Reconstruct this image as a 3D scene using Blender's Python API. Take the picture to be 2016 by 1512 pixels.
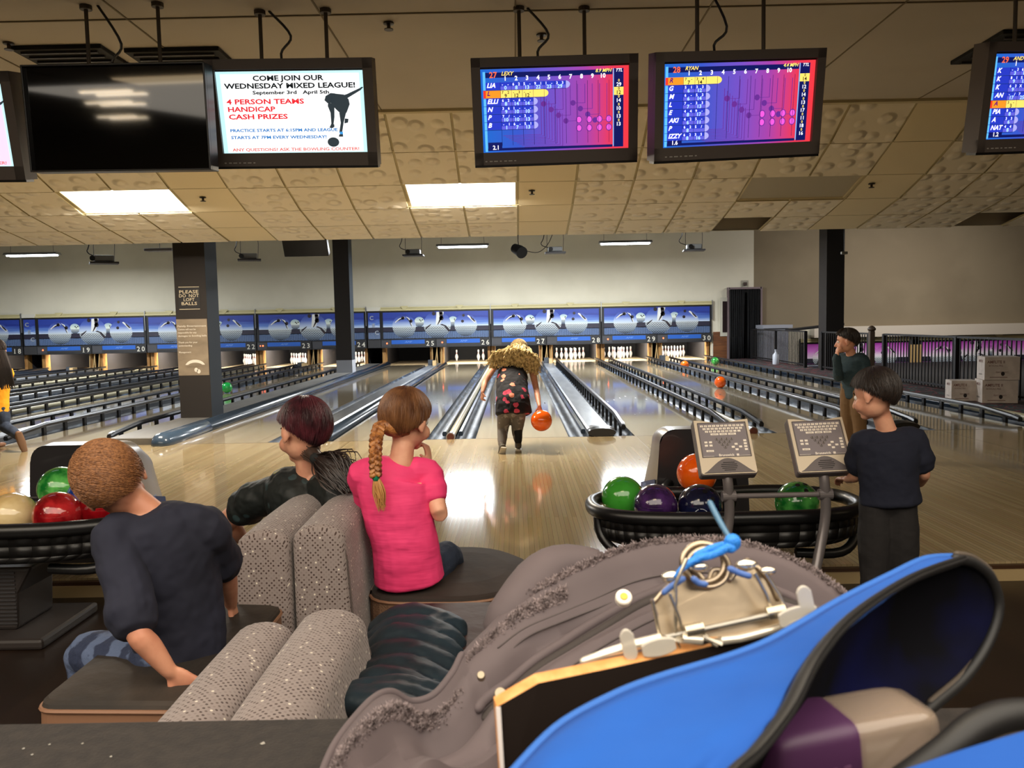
import bpy, bmesh, math, random
from mathutils import Vector as V, Matrix
sc = bpy.context.scene
col = sc.collection
for o in list(bpy.data.objects): bpy.data.objects.remove(o)
# ---------------- camera ----------------
FPX, CH = 1630.6, 1.3247
RT = V((0.99980242, 0.0035132, -0.01956455)); UP = V((0.01924081, 0.07606448, 0.99691724)); FW = V((-0.00499053, 0.99709671, -0.07598185))
cd = bpy.data.cameras.new('camera'); cam = bpy.data.objects.new('camera', cd); col.objects.link(cam)
cd.sensor_width = 36; cd.lens = FPX / 2016 * 36; cd.clip_start = .05; cd.clip_end = 120
cam.matrix_world = Matrix(((RT.x, UP.x, -FW.x, 0), (RT.y, UP.y, -FW.y, 0), (RT.z, UP.z, -FW.z, CH), (0, 0, 0, 1)))
cd.dof.use_dof = True; cd.dof.focus_distance = 7.0; cd.dof.aperture_fstop = 15
sc.camera = cam
sc.view_settings.view_transform = 'Standard'; sc.view_settings.look = 'None'
sc.view_settings.exposure = 0.0; sc.view_settings.gamma = 1; sc.view_settings.use_curve_mapping = False
w = bpy.data.worlds.new('world'); sc.world = w; w.use_nodes = True
w.node_tree.nodes['Background'].inputs[0].default_value = (.9, .82, .7, 1)
w.node_tree.nodes['Background'].inputs[1].default_value = .05
sc.cycles.use_denoising = True
sc.cycles.max_bounces = 6; sc.cycles.sample_clamp_indirect = 6
# ---------------- helpers ----------------
def at(u, v, Y=None, Z=None):
    d = FW * FPX + RT * (u - 1008) - UP * (v - 756)
    s = Y / d.y if Y is not None else (Z - CH) / d.z
    return V((0, 0, CH)) + d * s
def lin(c):
    if isinstance(c, str): c = tuple(int(c[i:i+2], 16) for i in (0, 2, 4))
    r = []
    for x in c[:3]:
        x /= 255; r.append(x / 12.92 if x < .04045 else ((x + .055) / 1.055) ** 2.4)
    return (*r, 1)
_m = {}
def mat(name, c=(128, 128, 128), rough=.5, metal=0, noise=None, bump=None, emit=0, coat=0, trans=0, spec=.5, sheen=0, alpha=1):
    if name in _m: return _m[name]
    m = bpy.data.materials.new(name); m.use_nodes = True; _m[name] = m
    nt = m.node_tree; b = nt.nodes['Principled BSDF']; N = nt.nodes.new; L = nt.links.new
    b.inputs['Base Color'].default_value = lin(c); b.inputs['Roughness'].default_value = rough
    b.inputs['Metallic'].default_value = metal; b.inputs['Specular IOR Level'].default_value = spec
    if coat: b.inputs['Coat Weight'].default_value = coat; b.inputs['Coat Roughness'].default_value = .05
    if trans: b.inputs['Transmission Weight'].default_value = trans
    if sheen: b.inputs['Sheen Weight'].default_value = sheen
    if alpha < 1: b.inputs['Alpha'].default_value = alpha
    if emit:
        b.inputs['Emission Color'].default_value = lin(c); b.inputs['Emission Strength'].default_value = emit
    if noise or bump: tc = N('ShaderNodeTexCoord')
    if noise:   # (scale, colour2, stretch, lo, hi)
        sca, c2, st, lo, hi = (list(noise) + [(1, 1, 1), .4, .6])[:5] if len(noise) == 2 else (list(noise) + [.4, .6])[:5]
        mp = N('ShaderNodeMapping'); mp.inputs['Scale'].default_value = st; L(tc.outputs['Object'], mp.inputs[0])
        n = N('ShaderNodeTexNoise'); n.inputs['Scale'].default_value = sca; n.inputs['Detail'].default_value = 4; L(mp.outputs[0], n.inputs[0])
        r = N('ShaderNodeValToRGB'); r.color_ramp.elements[0].position = lo; r.color_ramp.elements[1].position = hi
        r.color_ramp.elements[0].color = lin(c); r.color_ramp.elements[1].color = lin(c2)
        L(n.outputs['Fac'], r.inputs[0]); L(r.outputs[0], b.inputs['Base Color'])
    if bump:    # (scale, strength, stretch)
        mp = N('ShaderNodeMapping'); mp.inputs['Scale'].default_value = bump[2] if len(bump) > 2 else (1, 1, 1); L(tc.outputs['Object'], mp.inputs[0])
        n = N('ShaderNodeTexNoise'); n.inputs['Scale'].default_value = bump[0]; n.inputs['Detail'].default_value = 3; L(mp.outputs[0], n.inputs[0])
        bp = N('ShaderNodeBump'); bp.inputs['Strength'].default_value = bump[1]; bp.inputs['Distance'].default_value = .01
        L(n.outputs['Fac'], bp.inputs['Height']); L(bp.outputs[0], b.inputs['Normal'])
    return m
def nodes(m):
    nt = m.node_tree
    return nt, nt.nodes.new, nt.links.new, nt.nodes['Principled BSDF']
def ramp(N, stops, interp='LINEAR'):
    r = N('ShaderNodeValToRGB'); cr = r.color_ramp; cr.interpolation = interp
    cr.elements[0].position = stops[0][0]; cr.elements[0].color = lin(stops[0][1])
    cr.elements[1].position = stops[-1][0]; cr.elements[1].color = lin(stops[-1][1])
    for p, c in stops[1:-1]:
        e = cr.elements.new(p); e.color = lin(c)
    return r
_txt = {}
def textgeo(s, bold=0, shear=0, space=1):
    k = (s, bold, shear, space)
    if k in _txt: return _txt[k]
    cu = bpy.data.curves.new('t', 'FONT'); cu.body = s; cu.size = 1; cu.offset = bold; cu.shear = shear; cu.space_character = space; cu.resolution_u = 2
    ob = bpy.data.objects.new('t', cu); col.objects.link(ob)
    dg = bpy.context.evaluated_depsgraph_get(); me = bpy.data.meshes.new_from_object(ob.evaluated_get(dg))
    vs = [v.co.copy() for v in me.vertices]; fs = [tuple(p.vertices) for p in me.polygons]
    bpy.data.objects.remove(ob); bpy.data.curves.remove(cu); bpy.data.meshes.remove(me)
    xs = [v.x for v in vs] or [0]; _txt[k] = (vs, fs, min(xs), max(xs)); return _txt[k]
def crom(pts, n):
    out = []
    P = [pts[0]] + list(pts) + [pts[-1]]
    for i in range(1, len(P) - 2):
        for k in range(n):
            t = k / n; a, b, c, d = P[i-1], P[i], P[i+1], P[i+2]
            if isinstance(a, V): out.append(.5 * ((2 * b) + (c - a) * t + (2 * a - 5 * b + 4 * c - d) * t * t + (3 * b - a - 3 * c + d) * t ** 3))
            else: out.append(.5 * ((2 * b) + (c - a) * t + (2 * a - 5 * b + 4 * c - d) * t * t + (3 * b - a - 3 * c + d) * t ** 3))
    out.append(pts[-1]); return out
class MB:
    def __init__(s): s.v = []; s.f = []; s.mi = []; s.uv = []; s.mats = []
    def m(s, mt):
        if mt is None: return 0
        if mt not in s.mats: s.mats.append(mt)
        return s.mats.index(mt)
    def add(s, vs, fs, mt=None, uvs=None):
        o = len(s.v); s.v += [V(x) for x in vs]; k = s.m(mt)
        for i, f in enumerate(fs):
            s.f.append(tuple(a + o for a in f)); s.mi.append(k); s.uv.append(uvs[i] if uvs else None)
        return s
    def box(s, c, d, mt=None, rot=None):
        x, y, z = d[0] / 2, d[1] / 2, d[2] / 2; c = V(c)
        vs = [V(p) for p in ((-x,-y,-z),(x,-y,-z),(x,y,-z),(-x,y,-z),(-x,-y,z),(x,-y,z),(x,y,z),(-x,y,z))]
        if rot is not None: vs = [rot @ p for p in vs]
        return s.add([c + p for p in vs], [(0,3,2,1),(4,5,6,7),(0,1,5,4),(1,2,6,5),(2,3,7,6),(3,0,4,7)], mt)
    def bb(s, x0, x1, y0, y1, z0, z1, mt=None):
        return s.box(((x0+x1)/2, (y0+y1)/2, (z0+z1)/2), (abs(x1-x0), abs(y1-y0), abs(z1-z0)), mt)
    def quad(s, a, b, c, d, mt=None, uv=None):
        return s.add([a, b, c, d], [(0, 1, 2, 3)], mt, [uv or [(0,0),(1,0),(1,1),(0,1)]])
    def tube(s, pts, rad, n=10, mt=None, side=None, ratio=1, cap=True, sub=0):
        pts = [V(p) for p in pts]
        if not isinstance(rad, (list, tuple)): rad = [rad] * len(pts)
        if sub: rad = crom(list(rad), sub); pts = crom(pts, sub)
        vs = []; m = len(pts); prev = None
        for i in range(m):
            t = (pts[min(i+1, m-1)] - pts[max(i-1, 0)])
            t = t.normalized() if t.length > 1e-9 else V((0,0,1))
            if side is not None: a = V(side); a = a - t * a.dot(t)
            elif prev is not None: a = prev - t * prev.dot(t)
            else:
                a = V((0,0,1)).cross(t)
                if a.length < .1: a = V((1,0,0)).cross(t)
            if a.length < 1e-6: a = V((1,0,0)).cross(t)
            a.normalize(); b = t.cross(a); prev = a; r = max(rad[i], 1e-5)
            for k in range(n):
                q = 2 * math.pi * k / n; vs.append(pts[i] + a * (r * math.cos(q)) + b * (r * ratio * math.sin(q)))
        fs = []
        for i in range(m - 1):
            for k in range(n):
                fs.append((i*n+k, i*n+(k+1) % n, (i+1)*n+(k+1) % n, (i+1)*n+k))
        if cap: fs.append(tuple(range(n-1, -1, -1))); fs.append(tuple(range((m-1)*n, m*n)))
        return s.add(vs, fs, mt)
    def ctube(s, pts, rad, n=12, flat0=False, flat1=False, **k):   # tube with rounded ends (closed, for fusing)
        pts = [V(p) for p in pts]; rad = list(rad) if isinstance(rad, (list, tuple)) else [rad] * len(pts)
        d0 = (pts[0] - pts[1]).normalized(); d1 = (pts[-1] - pts[-2]).normalized()
        if k.get('sub'):
            q = k.pop('sub'); rad = crom(rad, q); pts = crom(pts, q)
        z0 = .12 if flat0 else 1; z1 = .3 if flat1 else 1
        P = [pts[0] + d0 * rad[0] * .95 * z0, pts[0] + d0 * rad[0] * .7 * z0] + pts + [pts[-1] + d1 * rad[-1] * .7 * z1, pts[-1] + d1 * rad[-1] * .95 * z1]
        R = [rad[0] * .3, rad[0] * (.9 if flat0 else .72)] + rad + [rad[-1] * .72, rad[-1] * .3]
        return s.tube(P, R, n, **k)
    def cyl(s, a, b, r, r2=None, n=16, mt=None): return s.tube([a, b], [r, r if r2 is None else r2], n, mt)
    def lathe(s, prof, c=(0,0,0), n=24, mt=None, sx=1, sy=1, rot=None):
        c = V(c); vs = []
        for r, z in prof:
            for k in range(n):
                q = 2 * math.pi * k / n; p = V((r * math.cos(q) * sx, r * math.sin(q) * sy, z)); vs.append(c + (rot @ p if rot is not None else p))
        fs = [(i*n+k, i*n+(k+1) % n, (i+1)*n+(k+1) % n, (i+1)*n+k) for i in range(len(prof)-1) for k in range(n)]
        fs.append(tuple(range(n-1, -1, -1))); fs.append(tuple(range((len(prof)-1)*n, len(prof)*n)))
        return s.add(vs, fs, mt)
    def ell(s, c, r, n=20, mt=None, rot=None):
        if not isinstance(r, (tuple, list)): r = (r, r, r)
        h = n // 2; prof = [(math.sin(math.pi * (i+.02*(i==0)-.02*(i==h)) / h), -math.cos(math.pi * i / h) * r[2]) for i in range(h + 1)]
        return s.lathe(prof, c, n, mt, r[0], r[1], rot)
    def disc(s, c, ux, uy, rx, ry, n=20, mt=None, a0=0, a1=2*math.pi):
        c = V(c); ux = V(ux); uy = V(uy); full = abs(a1 - a0 - 2*math.pi) < 1e-6
        vs = []; uv = []
        for k in range(n if full else n + 1):
            q = a0 + (a1 - a0) * k / n; vs.append(c + ux * rx * math.cos(q) + uy * ry * math.sin(q)); uv.append((.5 + .5 * math.cos(q), .5 + .5 * math.sin(q)))
        return s.add(vs, [tuple(range(len(vs)))], mt, [uv])
    def prism(s, pts2, c, ux, uy, d, mt=None):
        c = V(c); ux = V(ux); uy = V(uy); nz = ux.cross(uy).normalized() * d; n = len(pts2)
        a = [c + ux * x + uy * y for x, y in pts2]; b = [p + nz for p in a]
        fs = [tuple(range(n-1, -1, -1)), tuple(range(n, 2*n))] + [(i, (i+1) % n, n+(i+1) % n, n+i) for i in range(n)]
        return s.add(a + b, fs, mt)
    def poly(s, pts2, c, ux, uy, mt=None, uv=None):
        c = V(c); ux = V(ux); uy = V(uy)
        return s.add([c + ux * x + uy * y for x, y in pts2], [tuple(range(len(pts2)))], mt, [uv] if uv else None)
    def text(s, t, c, ux, uy, size, mt=None, al='c', bold=0, shear=0, space=1, wid=None):
        vs, fs, x0, x1 = textgeo(t, bold, shear, space); c = V(c); ux = V(ux); uy = V(uy)
        sx = size if wid is None or x1 <= x0 else wid / (x1 - x0)
        o = {'c': (x0 + x1) / 2, 'l': x0, 'r': x1}[al]
        return s.add([c + ux * ((p.x - o) * sx) + uy * (p.y * size) for p in vs], fs, mt)
    def grid(s, rows, mt=None, flip=False, uvf=None):
        m = len(rows); n = len(rows[0]); vs = [p for r in rows for p in r]
        fs = [(i*n+k, i*n+k+1, (i+1)*n+k+1, (i+1)*n+k) for i in range(m-1) for k in range(n-1)]
        if flip: fs = [tuple(reversed(f)) for f in fs]
        uv = None
        if uvf: uv = [[((q % n) / (n-1), (q // n) / (m-1)) for q in f] for f in fs]
        return s.add(vs, fs, mt, uv)
    def build(s, name, mt=None, parent=None, smooth=False, bevel=0, solid=0, sub=0):
        me = bpy.data.meshes.new(name); off = parent_origin(parent)
        me.from_pydata([p - off for p in s.v], [], s.f)
        for x in (s.mats or [mt]):
            me.materials.append(x)
        if s.mats: me.polygons.foreach_set('material_index', s.mi)
        if any(u for u in s.uv):
            ul = me.uv_layers.new(name='uv'); 
            for p, u in zip(me.polygons, s.uv):
                if u:
                    for li, q in zip(p.loop_indices, u): ul.data[li].uv = q
        if smooth:
            me.polygons.foreach_set('use_smooth', [True] * len(me.polygons))
            try: me.set_sharp_from_angle(angle=math.radians(smooth if smooth is not True else 50))
            except Exception: pass
        me.update()
        o = bpy.data.objects.new(name, me); col.objects.link(o)
        if parent is not None: o.parent = parent
        if solid:
            q = o.modifiers.new('s', 'SOLIDIFY'); q.thickness = solid; q.offset = 0
        if bevel:
            q = o.modifiers.new('b', 'BEVEL'); q.width = bevel; q.segments = 2; q.limit_method = 'ANGLE'; q.angle_limit = .6
        if sub:
            q = o.modifiers.new('u', 'SUBSURF'); q.levels = sub; q.render_levels = sub
        return o
def parent_origin(p):
    o = V((0, 0, 0))
    while p is not None: o = o + p.location; p = p.parent
    return o
def thing(name, label, cat, loc=(0, 0, 0), group=None):
    o = bpy.data.objects.new(name, None); col.objects.link(o); o.location = loc; o.empty_display_size = .1
    return tag(o, label, cat, group)
def tag(o, label, cat, group=None, kind=None):
    o['label'] = label; o['category'] = cat
    if group: o['group'] = group
    if kind: o['kind'] = kind
    return o
def struct(o): o['kind'] = 'structure'; return o
def dup(r, loc, label, rz=None, group=None):
    c = r.copy(); col.objects.link(c); c.location = loc; c['label'] = label
    if rz is not None: c.rotation_euler = (0, 0, rz)
    if group: c['group'] = group
    def kids(a, b):
        for ch in a.children:
            d = ch.copy(); col.objects.link(d); d.parent = b; kids(ch, d)
    kids(r, c); return c
def fuse(name, mb, mt, parent, voxel=.008, smooth=4, noise=0, nscale=.1, dec=None):
    """one continuous skin out of overlapping closed shapes"""
    me = bpy.data.meshes.new('tmp'); me.from_pydata(mb.v, [], mb.f)
    ob = bpy.data.objects.new('tmp', me); col.objects.link(ob)
    q = ob.modifiers.new('r', 'REMESH'); q.mode = 'VOXEL'; q.voxel_size = voxel
    q = ob.modifiers.new('s', 'SMOOTH'); q.factor = .5; q.iterations = smooth
    if noise:
        tx = bpy.data.textures.new('n', 'CLOUDS'); tx.noise_scale = nscale
        q = ob.modifiers.new('d', 'DISPLACE'); q.texture = tx; q.strength = noise; q.texture_coords = 'LOCAL'
    if dec:
        q = ob.modifiers.new('c', 'DECIMATE'); q.ratio = dec
    dg = bpy.context.evaluated_depsgraph_get(); m2 = bpy.data.meshes.new_from_object(ob.evaluated_get(dg))
    bpy.data.objects.remove(ob); bpy.data.meshes.remove(me)
    off = parent_origin(parent); m2.transform(Matrix.Translation(-off)); m2.name = name
    m2.materials.clear(); m2.materials.append(mt); m2.polygons.foreach_set('use_smooth', [True] * len(m2.polygons)); m2.update()
    o = bpy.data.objects.new(name, m2); col.objects.link(o)
    if parent is not None: o.parent = parent
    return o
X_, Y_, Z_ = V((1,0,0)), V((0,1,0)), V((0,0,1))
# ---------------- materials ----------------
black = mat('black_plastic', (16, 16, 17), .35)
blackm = mat('black_matte', (14, 13, 13), .8)
silver = mat('brushed_metal', (170, 172, 176), .3, .8)
chrome = mat('chrome', (215, 210, 200), .12, 1)
dgrey = mat('dark_grey', (52, 50, 52), .55)
mgrey = mat('mid_grey', (105, 102, 104), .5)
cream = mat('cream_trim', (214, 202, 160), .5)
def board_mat(name, c1, c2, cj, rough, bw=.03, bl=2.2, coat=0, spec=.5):
    m = mat(name, c1, rough, coat=coat, spec=spec); nt, N, L, b = nodes(m)
    tc = N('ShaderNodeTexCoord'); sp = N('ShaderNodeSeparateXYZ'); L(tc.outputs['Object'], sp.inputs[0])
    cb = N('ShaderNodeCombineXYZ'); L(sp.outputs['Y'], cb.inputs[0]); L(sp.outputs['X'], cb.inputs[1])
    br = N('ShaderNodeTexBrick'); L(cb.outputs[0], br.inputs[0]); br.inputs['Scale'].default_value = 1; br.offset_frequency = 2
    br.inputs['Brick Width'].default_value = bl; br.inputs['Row Height'].default_value = bw; br.inputs['Mortar Size'].default_value = .0009; br.inputs['Mortar Smooth'].default_value = .3
    br.inputs['Color1'].default_value = lin(c1); br.inputs['Color2'].default_value = lin(c2); br.inputs['Mortar'].default_value = lin(cj)
    n = N('ShaderNodeTexNoise'); mp = N('ShaderNodeMapping'); mp.inputs['Scale'].default_value = (25, .7, 1); L(tc.outputs['Object'], mp.inputs[0]); L(mp.outputs[0], n.inputs[0]); n.inputs['Scale'].default_value = 3
    mx = N('ShaderNodeMixRGB'); mx.blend_type = 'MULTIPLY'; mx.inputs[0].default_value = .22; L(br.outputs['Color'], mx.inputs[1]); L(n.outputs['Color'], mx.inputs[2]); L(mx.outputs[0], b.inputs['Base Color'])
    return m

NW = {17:'seventeen',18:'eighteen',19:'nineteen',20:'twenty',21:'twenty-one',22:'twenty-two',23:'twenty-three',24:'twenty-four',25:'twenty-five',26:'twenty-six',27:'twenty-seven',28:'twenty-eight',29:'twenty-nine',30:'thirty',31:'thirty-one',32:'thirty-two',33:'thirty-three',34:'thirty-four'}
# ---------------- lamps of the room and added fill lights ----------------
def area(name, loc, sx, sy, power, c=(1, .86, .68), rot=(0, 0, 0), vis=False):
    l = bpy.data.lights.new(name, 'AREA'); l.shape = 'RECTANGLE'; l.size = sx; l.size_y = sy; l.energy = power; l.color = c
    o = bpy.data.objects.new(name, l); col.objects.link(o); o.location = loc; o.rotation_euler = rot
    return o
WARM = (1, .9, .76); COOL = (.93, .97, 1)
YF = 9.327; LN = 1.054; PX = 3.43; X27 = -.4706; GC = .754; GN = .5224; YM = 25.85; YE = 4.3244; FZ = -.09; YP = YF + 18.29
def lane_x(n):      # left edge of a lane by its number
    k = (n - 27) // 2; x = X27 + k * PX + (LN + GC if n % 2 == 0 else 0)
    if n < 25: x -= .43
    if n < 19: x -= .43
    return x
# ---------------- shell ----------------
wood = board_mat('approach_boards', (176, 158, 122), (158, 138, 102), (112, 92, 62), .085, coat=.15, spec=.4)
lanew = board_mat('lane_boards', (172, 158, 132), (156, 140, 112), (110, 94, 70), .08, coat=.4)
darkw = board_mat('dark_floor_boards', (40, 28, 20), (32, 22, 16), (18, 12, 8), .35, bw=.16, bl=1.2)
wallm = mat('wall_paint', (222, 216, 196), .85, noise=(.6, (212, 206, 186), (1, 1, 1)), bump=(30, .05))
wallr = mat('wall_paint_tan', (134, 121, 97), .85, noise=(.6, (125, 112, 89), (1, 1, 1)))
ceilp = mat('ceiling_paint', (188, 180, 166), .8, noise=(.8, (180, 172, 158), (1, 1, 1)))
carpet = mat('carpet', (40, 26, 28), .95, bump=(200, .3))
nt, N, L, b = nodes(carpet)
tc = N('ShaderNodeTexCoord'); vo = N('ShaderNodeTexNoise'); vo.inputs['Scale'].default_value = 5; vo.inputs['Detail'].default_value = 1; L(tc.outputs['Object'], vo.inputs[0])
rp = ramp(N, [(0, (38, 26, 26)), (.42, (30, 24, 28)), (.5, (112, 44, 46)), (.55, (32, 26, 30)), (.62, (40, 90, 80)), (.66, (30, 24, 28)), (1, (90, 40, 70))], 'CONSTANT')
sep = N('ShaderNodeSeparateColor'); L(vo.outputs['Color'], sep.inputs[0]); L(sep.outputs[0], rp.inputs[0]); L(rp.outputs[0], b.inputs['Base Color'])
struct(MB().bb(-26, 16, -6, YE - .02, -.2, FZ).build('floor', darkw))
m = MB(); m.bb(-26, 16, YE, YF, -.2, 0, wood); m.bb(-26, 16, YE - .035, YE - .001, -.2, -.012, mat('step_edge', (60, 38, 22), .4)); m.bb(-26, 16, YE - .05, YE - .036, -.19, -.03, mat('step_riser', (170, 148, 108), .4))
struct(m.build('floor', wood))
struct(MB().bb(-26, 16, YF, 31, -.35, -.2).build('floor', blackm))
struct(MB().bb(6.16, 7.42, YF, YM, -.34, .02).build('floor', carpet))
seam = MB()
for x in (lane_x(27) - .26, lane_x(27) + LN + .12, lane_x(28), lane_x(29) - .26, lane_x(30), lane_x(25), lane_x(26) + .2):
    seam.bb(x - .0015, x + .0015, YE, YF, .0002, .0006)
seam.bb(-26, 16, YF - .016, YF - .008, .0002, .0008)
struct(seam.build('trim_1', mat('seam', (70, 58, 40), .5)))
# back wall
m = MB(); m.bb(-26, 6.1, YM, YM + .12, 1.78, 4.4, wallm); m.bb(6.1, 7.42, YM, YM + .12, .9, 4.4, wallm); m.bb(7.42, 16, YM, YM + .12, .9, 4.4, wallr)
m.bb(6.1, 7.42, YM, YM + .12, 0, .9, wallm); m.bb(7.42, 9.2, YM, YM + .12, -1.3, .9, wallm)
struct(m.build('wall_back', wallm))
struct(MB().bb(6.16, 6.9, YM - .03, YM - .005, 0, .86).build('trim_2', mat('plywood', (120, 74, 38), .6, noise=(3, (98, 58, 30), (1, 1, 5)))))
struct(MB().bb(-26.2, -26, -6, 31, -.3, 4.4).build('wall_left', wallm))
struct(MB().bb(16, 16.2, -6, 31, -1.5, 4.4).build('wall_right', wallr))
struct(MB().bb(-26, 16, -6.2, -6, -.3, 4.4).build('wall_near', wallr))
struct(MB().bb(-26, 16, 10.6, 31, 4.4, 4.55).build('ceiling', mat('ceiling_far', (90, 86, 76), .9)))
struct(MB().bb(-26, 16, 31, 31.1, -1.5, 2).build('wall_pit', blackm))
# sunken lanes beyond the railing
m = MB(); m.bb(7.4, 16, YF, 31, -1.45, -1.3, blackm); m.bb(7.36, 7.42, YF, YM, -1.45, 0, dgrey); m.bb(7.42, 16, YF - .06, YF, -1.45, 0, dgrey)
struct(m.build('floor', blackm))
# near flat ceiling with its panel seams
m = MB(); m.bb(-26, 16, -6, 7.72, 3.265, 3.4, ceilp)
for y in (-1.9, .5, 2.93, 5.36): m.bb(-26, 16, y - .006, y + .006, 3.258, 3.2655, mat('panel_seam', (118, 106, 84), .8))
k = -21
while k * 1.22 < 16:
    x = .04 + k * 1.22; m.bb(x - .005, x + .005, -6, 7.72, 3.259, 3.2652, _m['panel_seam']); k += 1
struct(m.build('ceiling', ceilp))
struct(MB().bb(-26, 16, 7.70, 7.78, 3.24, 3.3).build('trim_3', mat('tbar', (190, 178, 140), .6)))
# sloping tiled soffit
prof = [(7.74, 3.262), (8.27, 3.005), (8.84, 2.785), (9.42, 2.62), (10.01, 2.51), (10.62, 2.41)]
tileA = mat('tile_pattern', (234, 225, 204), .75); nt, N, L, b = nodes(tileA)
tc = N('ShaderNodeTexCoord'); bp = N('ShaderNodeBump'); bp.inputs['Distance'].default_value = .028; bp.inputs['Strength'].default_value = 1
def dome(scale, off, rnd):
    mp = N('ShaderNodeMapping'); mp.inputs['Location'].default_value = off; L(tc.outputs['UV'], mp.inputs[0])
    vo = N('ShaderNodeTexVoronoi'); vo.inputs['Scale'].default_value = scale; vo.inputs['Randomness'].default_value = rnd; L(mp.outputs[0], vo.inputs['Vector'])
    mr = N('ShaderNodeMapRange'); mr.interpolation_type = 'SMOOTHSTEP'; mr.inputs[1].default_value = .2; mr.inputs[2].default_value = .48; mr.inputs[3].default_value = 1; mr.inputs[4].default_value = 0
    L(vo.outputs['Distance'], mr.inputs[0]); return mr
a = dome(3.0, (.1, .2, 0), .45); L(a.outputs[0], bp.inputs['Height']); L(bp.outputs[0], b.inputs['Normal'])
tileB = mat('tile_plain', (230, 217, 184), .75, bump=(40, .05))
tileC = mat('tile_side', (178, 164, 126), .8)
m = MB(); x0 = .06 - .61 * 42; lights = []
rr = random.Random(4)
for r in range(5):
    (ya, za), (yb, zb) = prof[r], prof[r+1]
    for c in range(68):
        x = x0 + c * .61; k = (c - 42) % 6
        if x > 15.6: break
        if r == 2 and k in (4, 5):
            if k == 4: lights.append((x, (c - 42) // 6))
            continue
        if r == 4 and c == 42 + 4: continue          # missing tile by the right light
        if r == 4 and c in (42 + 9,): continue
        g = .012; sag = .0 if k == 0 else .006
        A, B, C, D = V((x+g, ya+g, za)), V((x+.61-g, ya+g, za)), V((x+.61-g, yb-g, zb)), V((x+g, yb-g, zb))
        dz = V((0, 0, -.008 - sag))
        mt = tileB if k == 0 else tileA
        ox, oy = rr.random() * 9, rr.random() * 9
        uv = [(ox, oy), (ox + 1, oy), (ox + 1, oy + 1), (ox, oy + 1)]
        m.add([A+dz, D+dz, C+dz, B+dz], [(0, 1, 2, 3)], mt, [[uv[0], uv[3], uv[2], uv[1]]])
        P = [A, B, C, D]
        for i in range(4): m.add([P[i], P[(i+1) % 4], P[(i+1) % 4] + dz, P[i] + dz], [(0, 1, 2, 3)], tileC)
for i in range(6):
    y, z = prof[i]; m.box((-5, y, z + .004), (42, .026, .006), _m['tbar'])
for c in range(68):
    x = x0 + c * .61
    for r in range(5):
        (ya, za), (yb, zb) = prof[r], prof[r+1]
        if r == 2 and (c - 42) % 6 == 5: continue
        m.add([(x-.012, ya, za), (x+.012, ya, za), (x+.012, yb, zb), (x-.012, yb, zb)], [(0, 3, 2, 1)], _m['tbar'])
for r in range(5):   # dark void behind the tiles
    (ya, za), (yb, zb) = prof[r], prof[r+1]; m.add([(-26, ya, za+.25), (16, ya, za+.25), (16, yb, zb+.25), (-26, yb, zb+.25)], [(0, 1, 2, 3)], blackm)
m.bb(-26, 16, 10.62, 10.66, 2.42, 4.4, ceilp)
struct(m.build('ceiling', tileA))
# recessed light troffers in the soffit
fr = mat('troffer_frame', (210, 196, 156), .5)
for i, (x, k) in enumerate(lights):
    lit = k in (-2, -1, -4, -6)
    if x < -20: continue
    (ya, za), (yb, zb) = prof[2], prof[3]
    pos = ['second from the left', 'centre', 'unlit', ''][0]
    lab = {-2: 'lit rectangular ceiling light under the hanging league poster screen', -1: 'lit rectangular ceiling light left of the score screen headed LEXY',
           0: 'unlit blank rectangular ceiling light panel below the score screen headed RYAN'}.get(k, 'rectangular ceiling light set in the tiled soffit, place %s from the left wall' % ('two','three','four','five','six','seven','eight','nine','ten','eleven','twelve')[k+7])
    t = thing('ceiling_light', lab, 'ceiling light', (x + .61, (ya+yb)/2, za), group='rectangular ceiling lights')
    q = MB(); A, B, C, D = V((x, ya, za)), V((x+1.22, ya, za)), V((x+1.22, yb, zb)), V((x, yb, zb)); n = V((0, 0, .1))
    P = [A, B, C, D]; ce = (A+B+C+D) / 4
    I = [p + (ce - p) * .05 for p in P]
    for j in range(4):
        jn = (j+1) % 4
        q.add([P[j], P[jn], I[jn], I[j]], [(0, 3, 2, 1)]); q.add([I[j], I[jn], I[jn] + n, I[j] + n], [(0, 1, 2, 3)])
    q.build('frame', fr, t)
    z = V((0, 0, .012))
    MB().add([p + z for p in (I[0], I[3], I[2], I[1])], [(0, 1, 2, 3)]).build('diffuser', mat('light_diffuser', (255, 238, 205), emit=9) if lit else mat('dead_diffuser', (176, 168, 146), .5), t)
# lights over the seating, behind and above the camera
nl = 0
for x in (-11, -3.7, 0, 3.7, 7.4):
    for y in (-3.2, 1.2):
        if (x, y) in ((-11, 1.2),): continue
        nl += 1
        t = thing('ceiling_light', 'ceiling light over the seating area, row %s, place %s' % ('far' if y < 0 else 'near', NW[16 + nl]), 'ceiling light', (x, y, 3.2))
        MB().box((x, y, 3.25), (1.24, .62, .03)).build('frame', fr, t)
        MB().box((x, y, 3.228), (1.16, .54, .012)).build('diffuser', mat('light_diffuser2', (255, 226, 180), emit=6.5), t)
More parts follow.
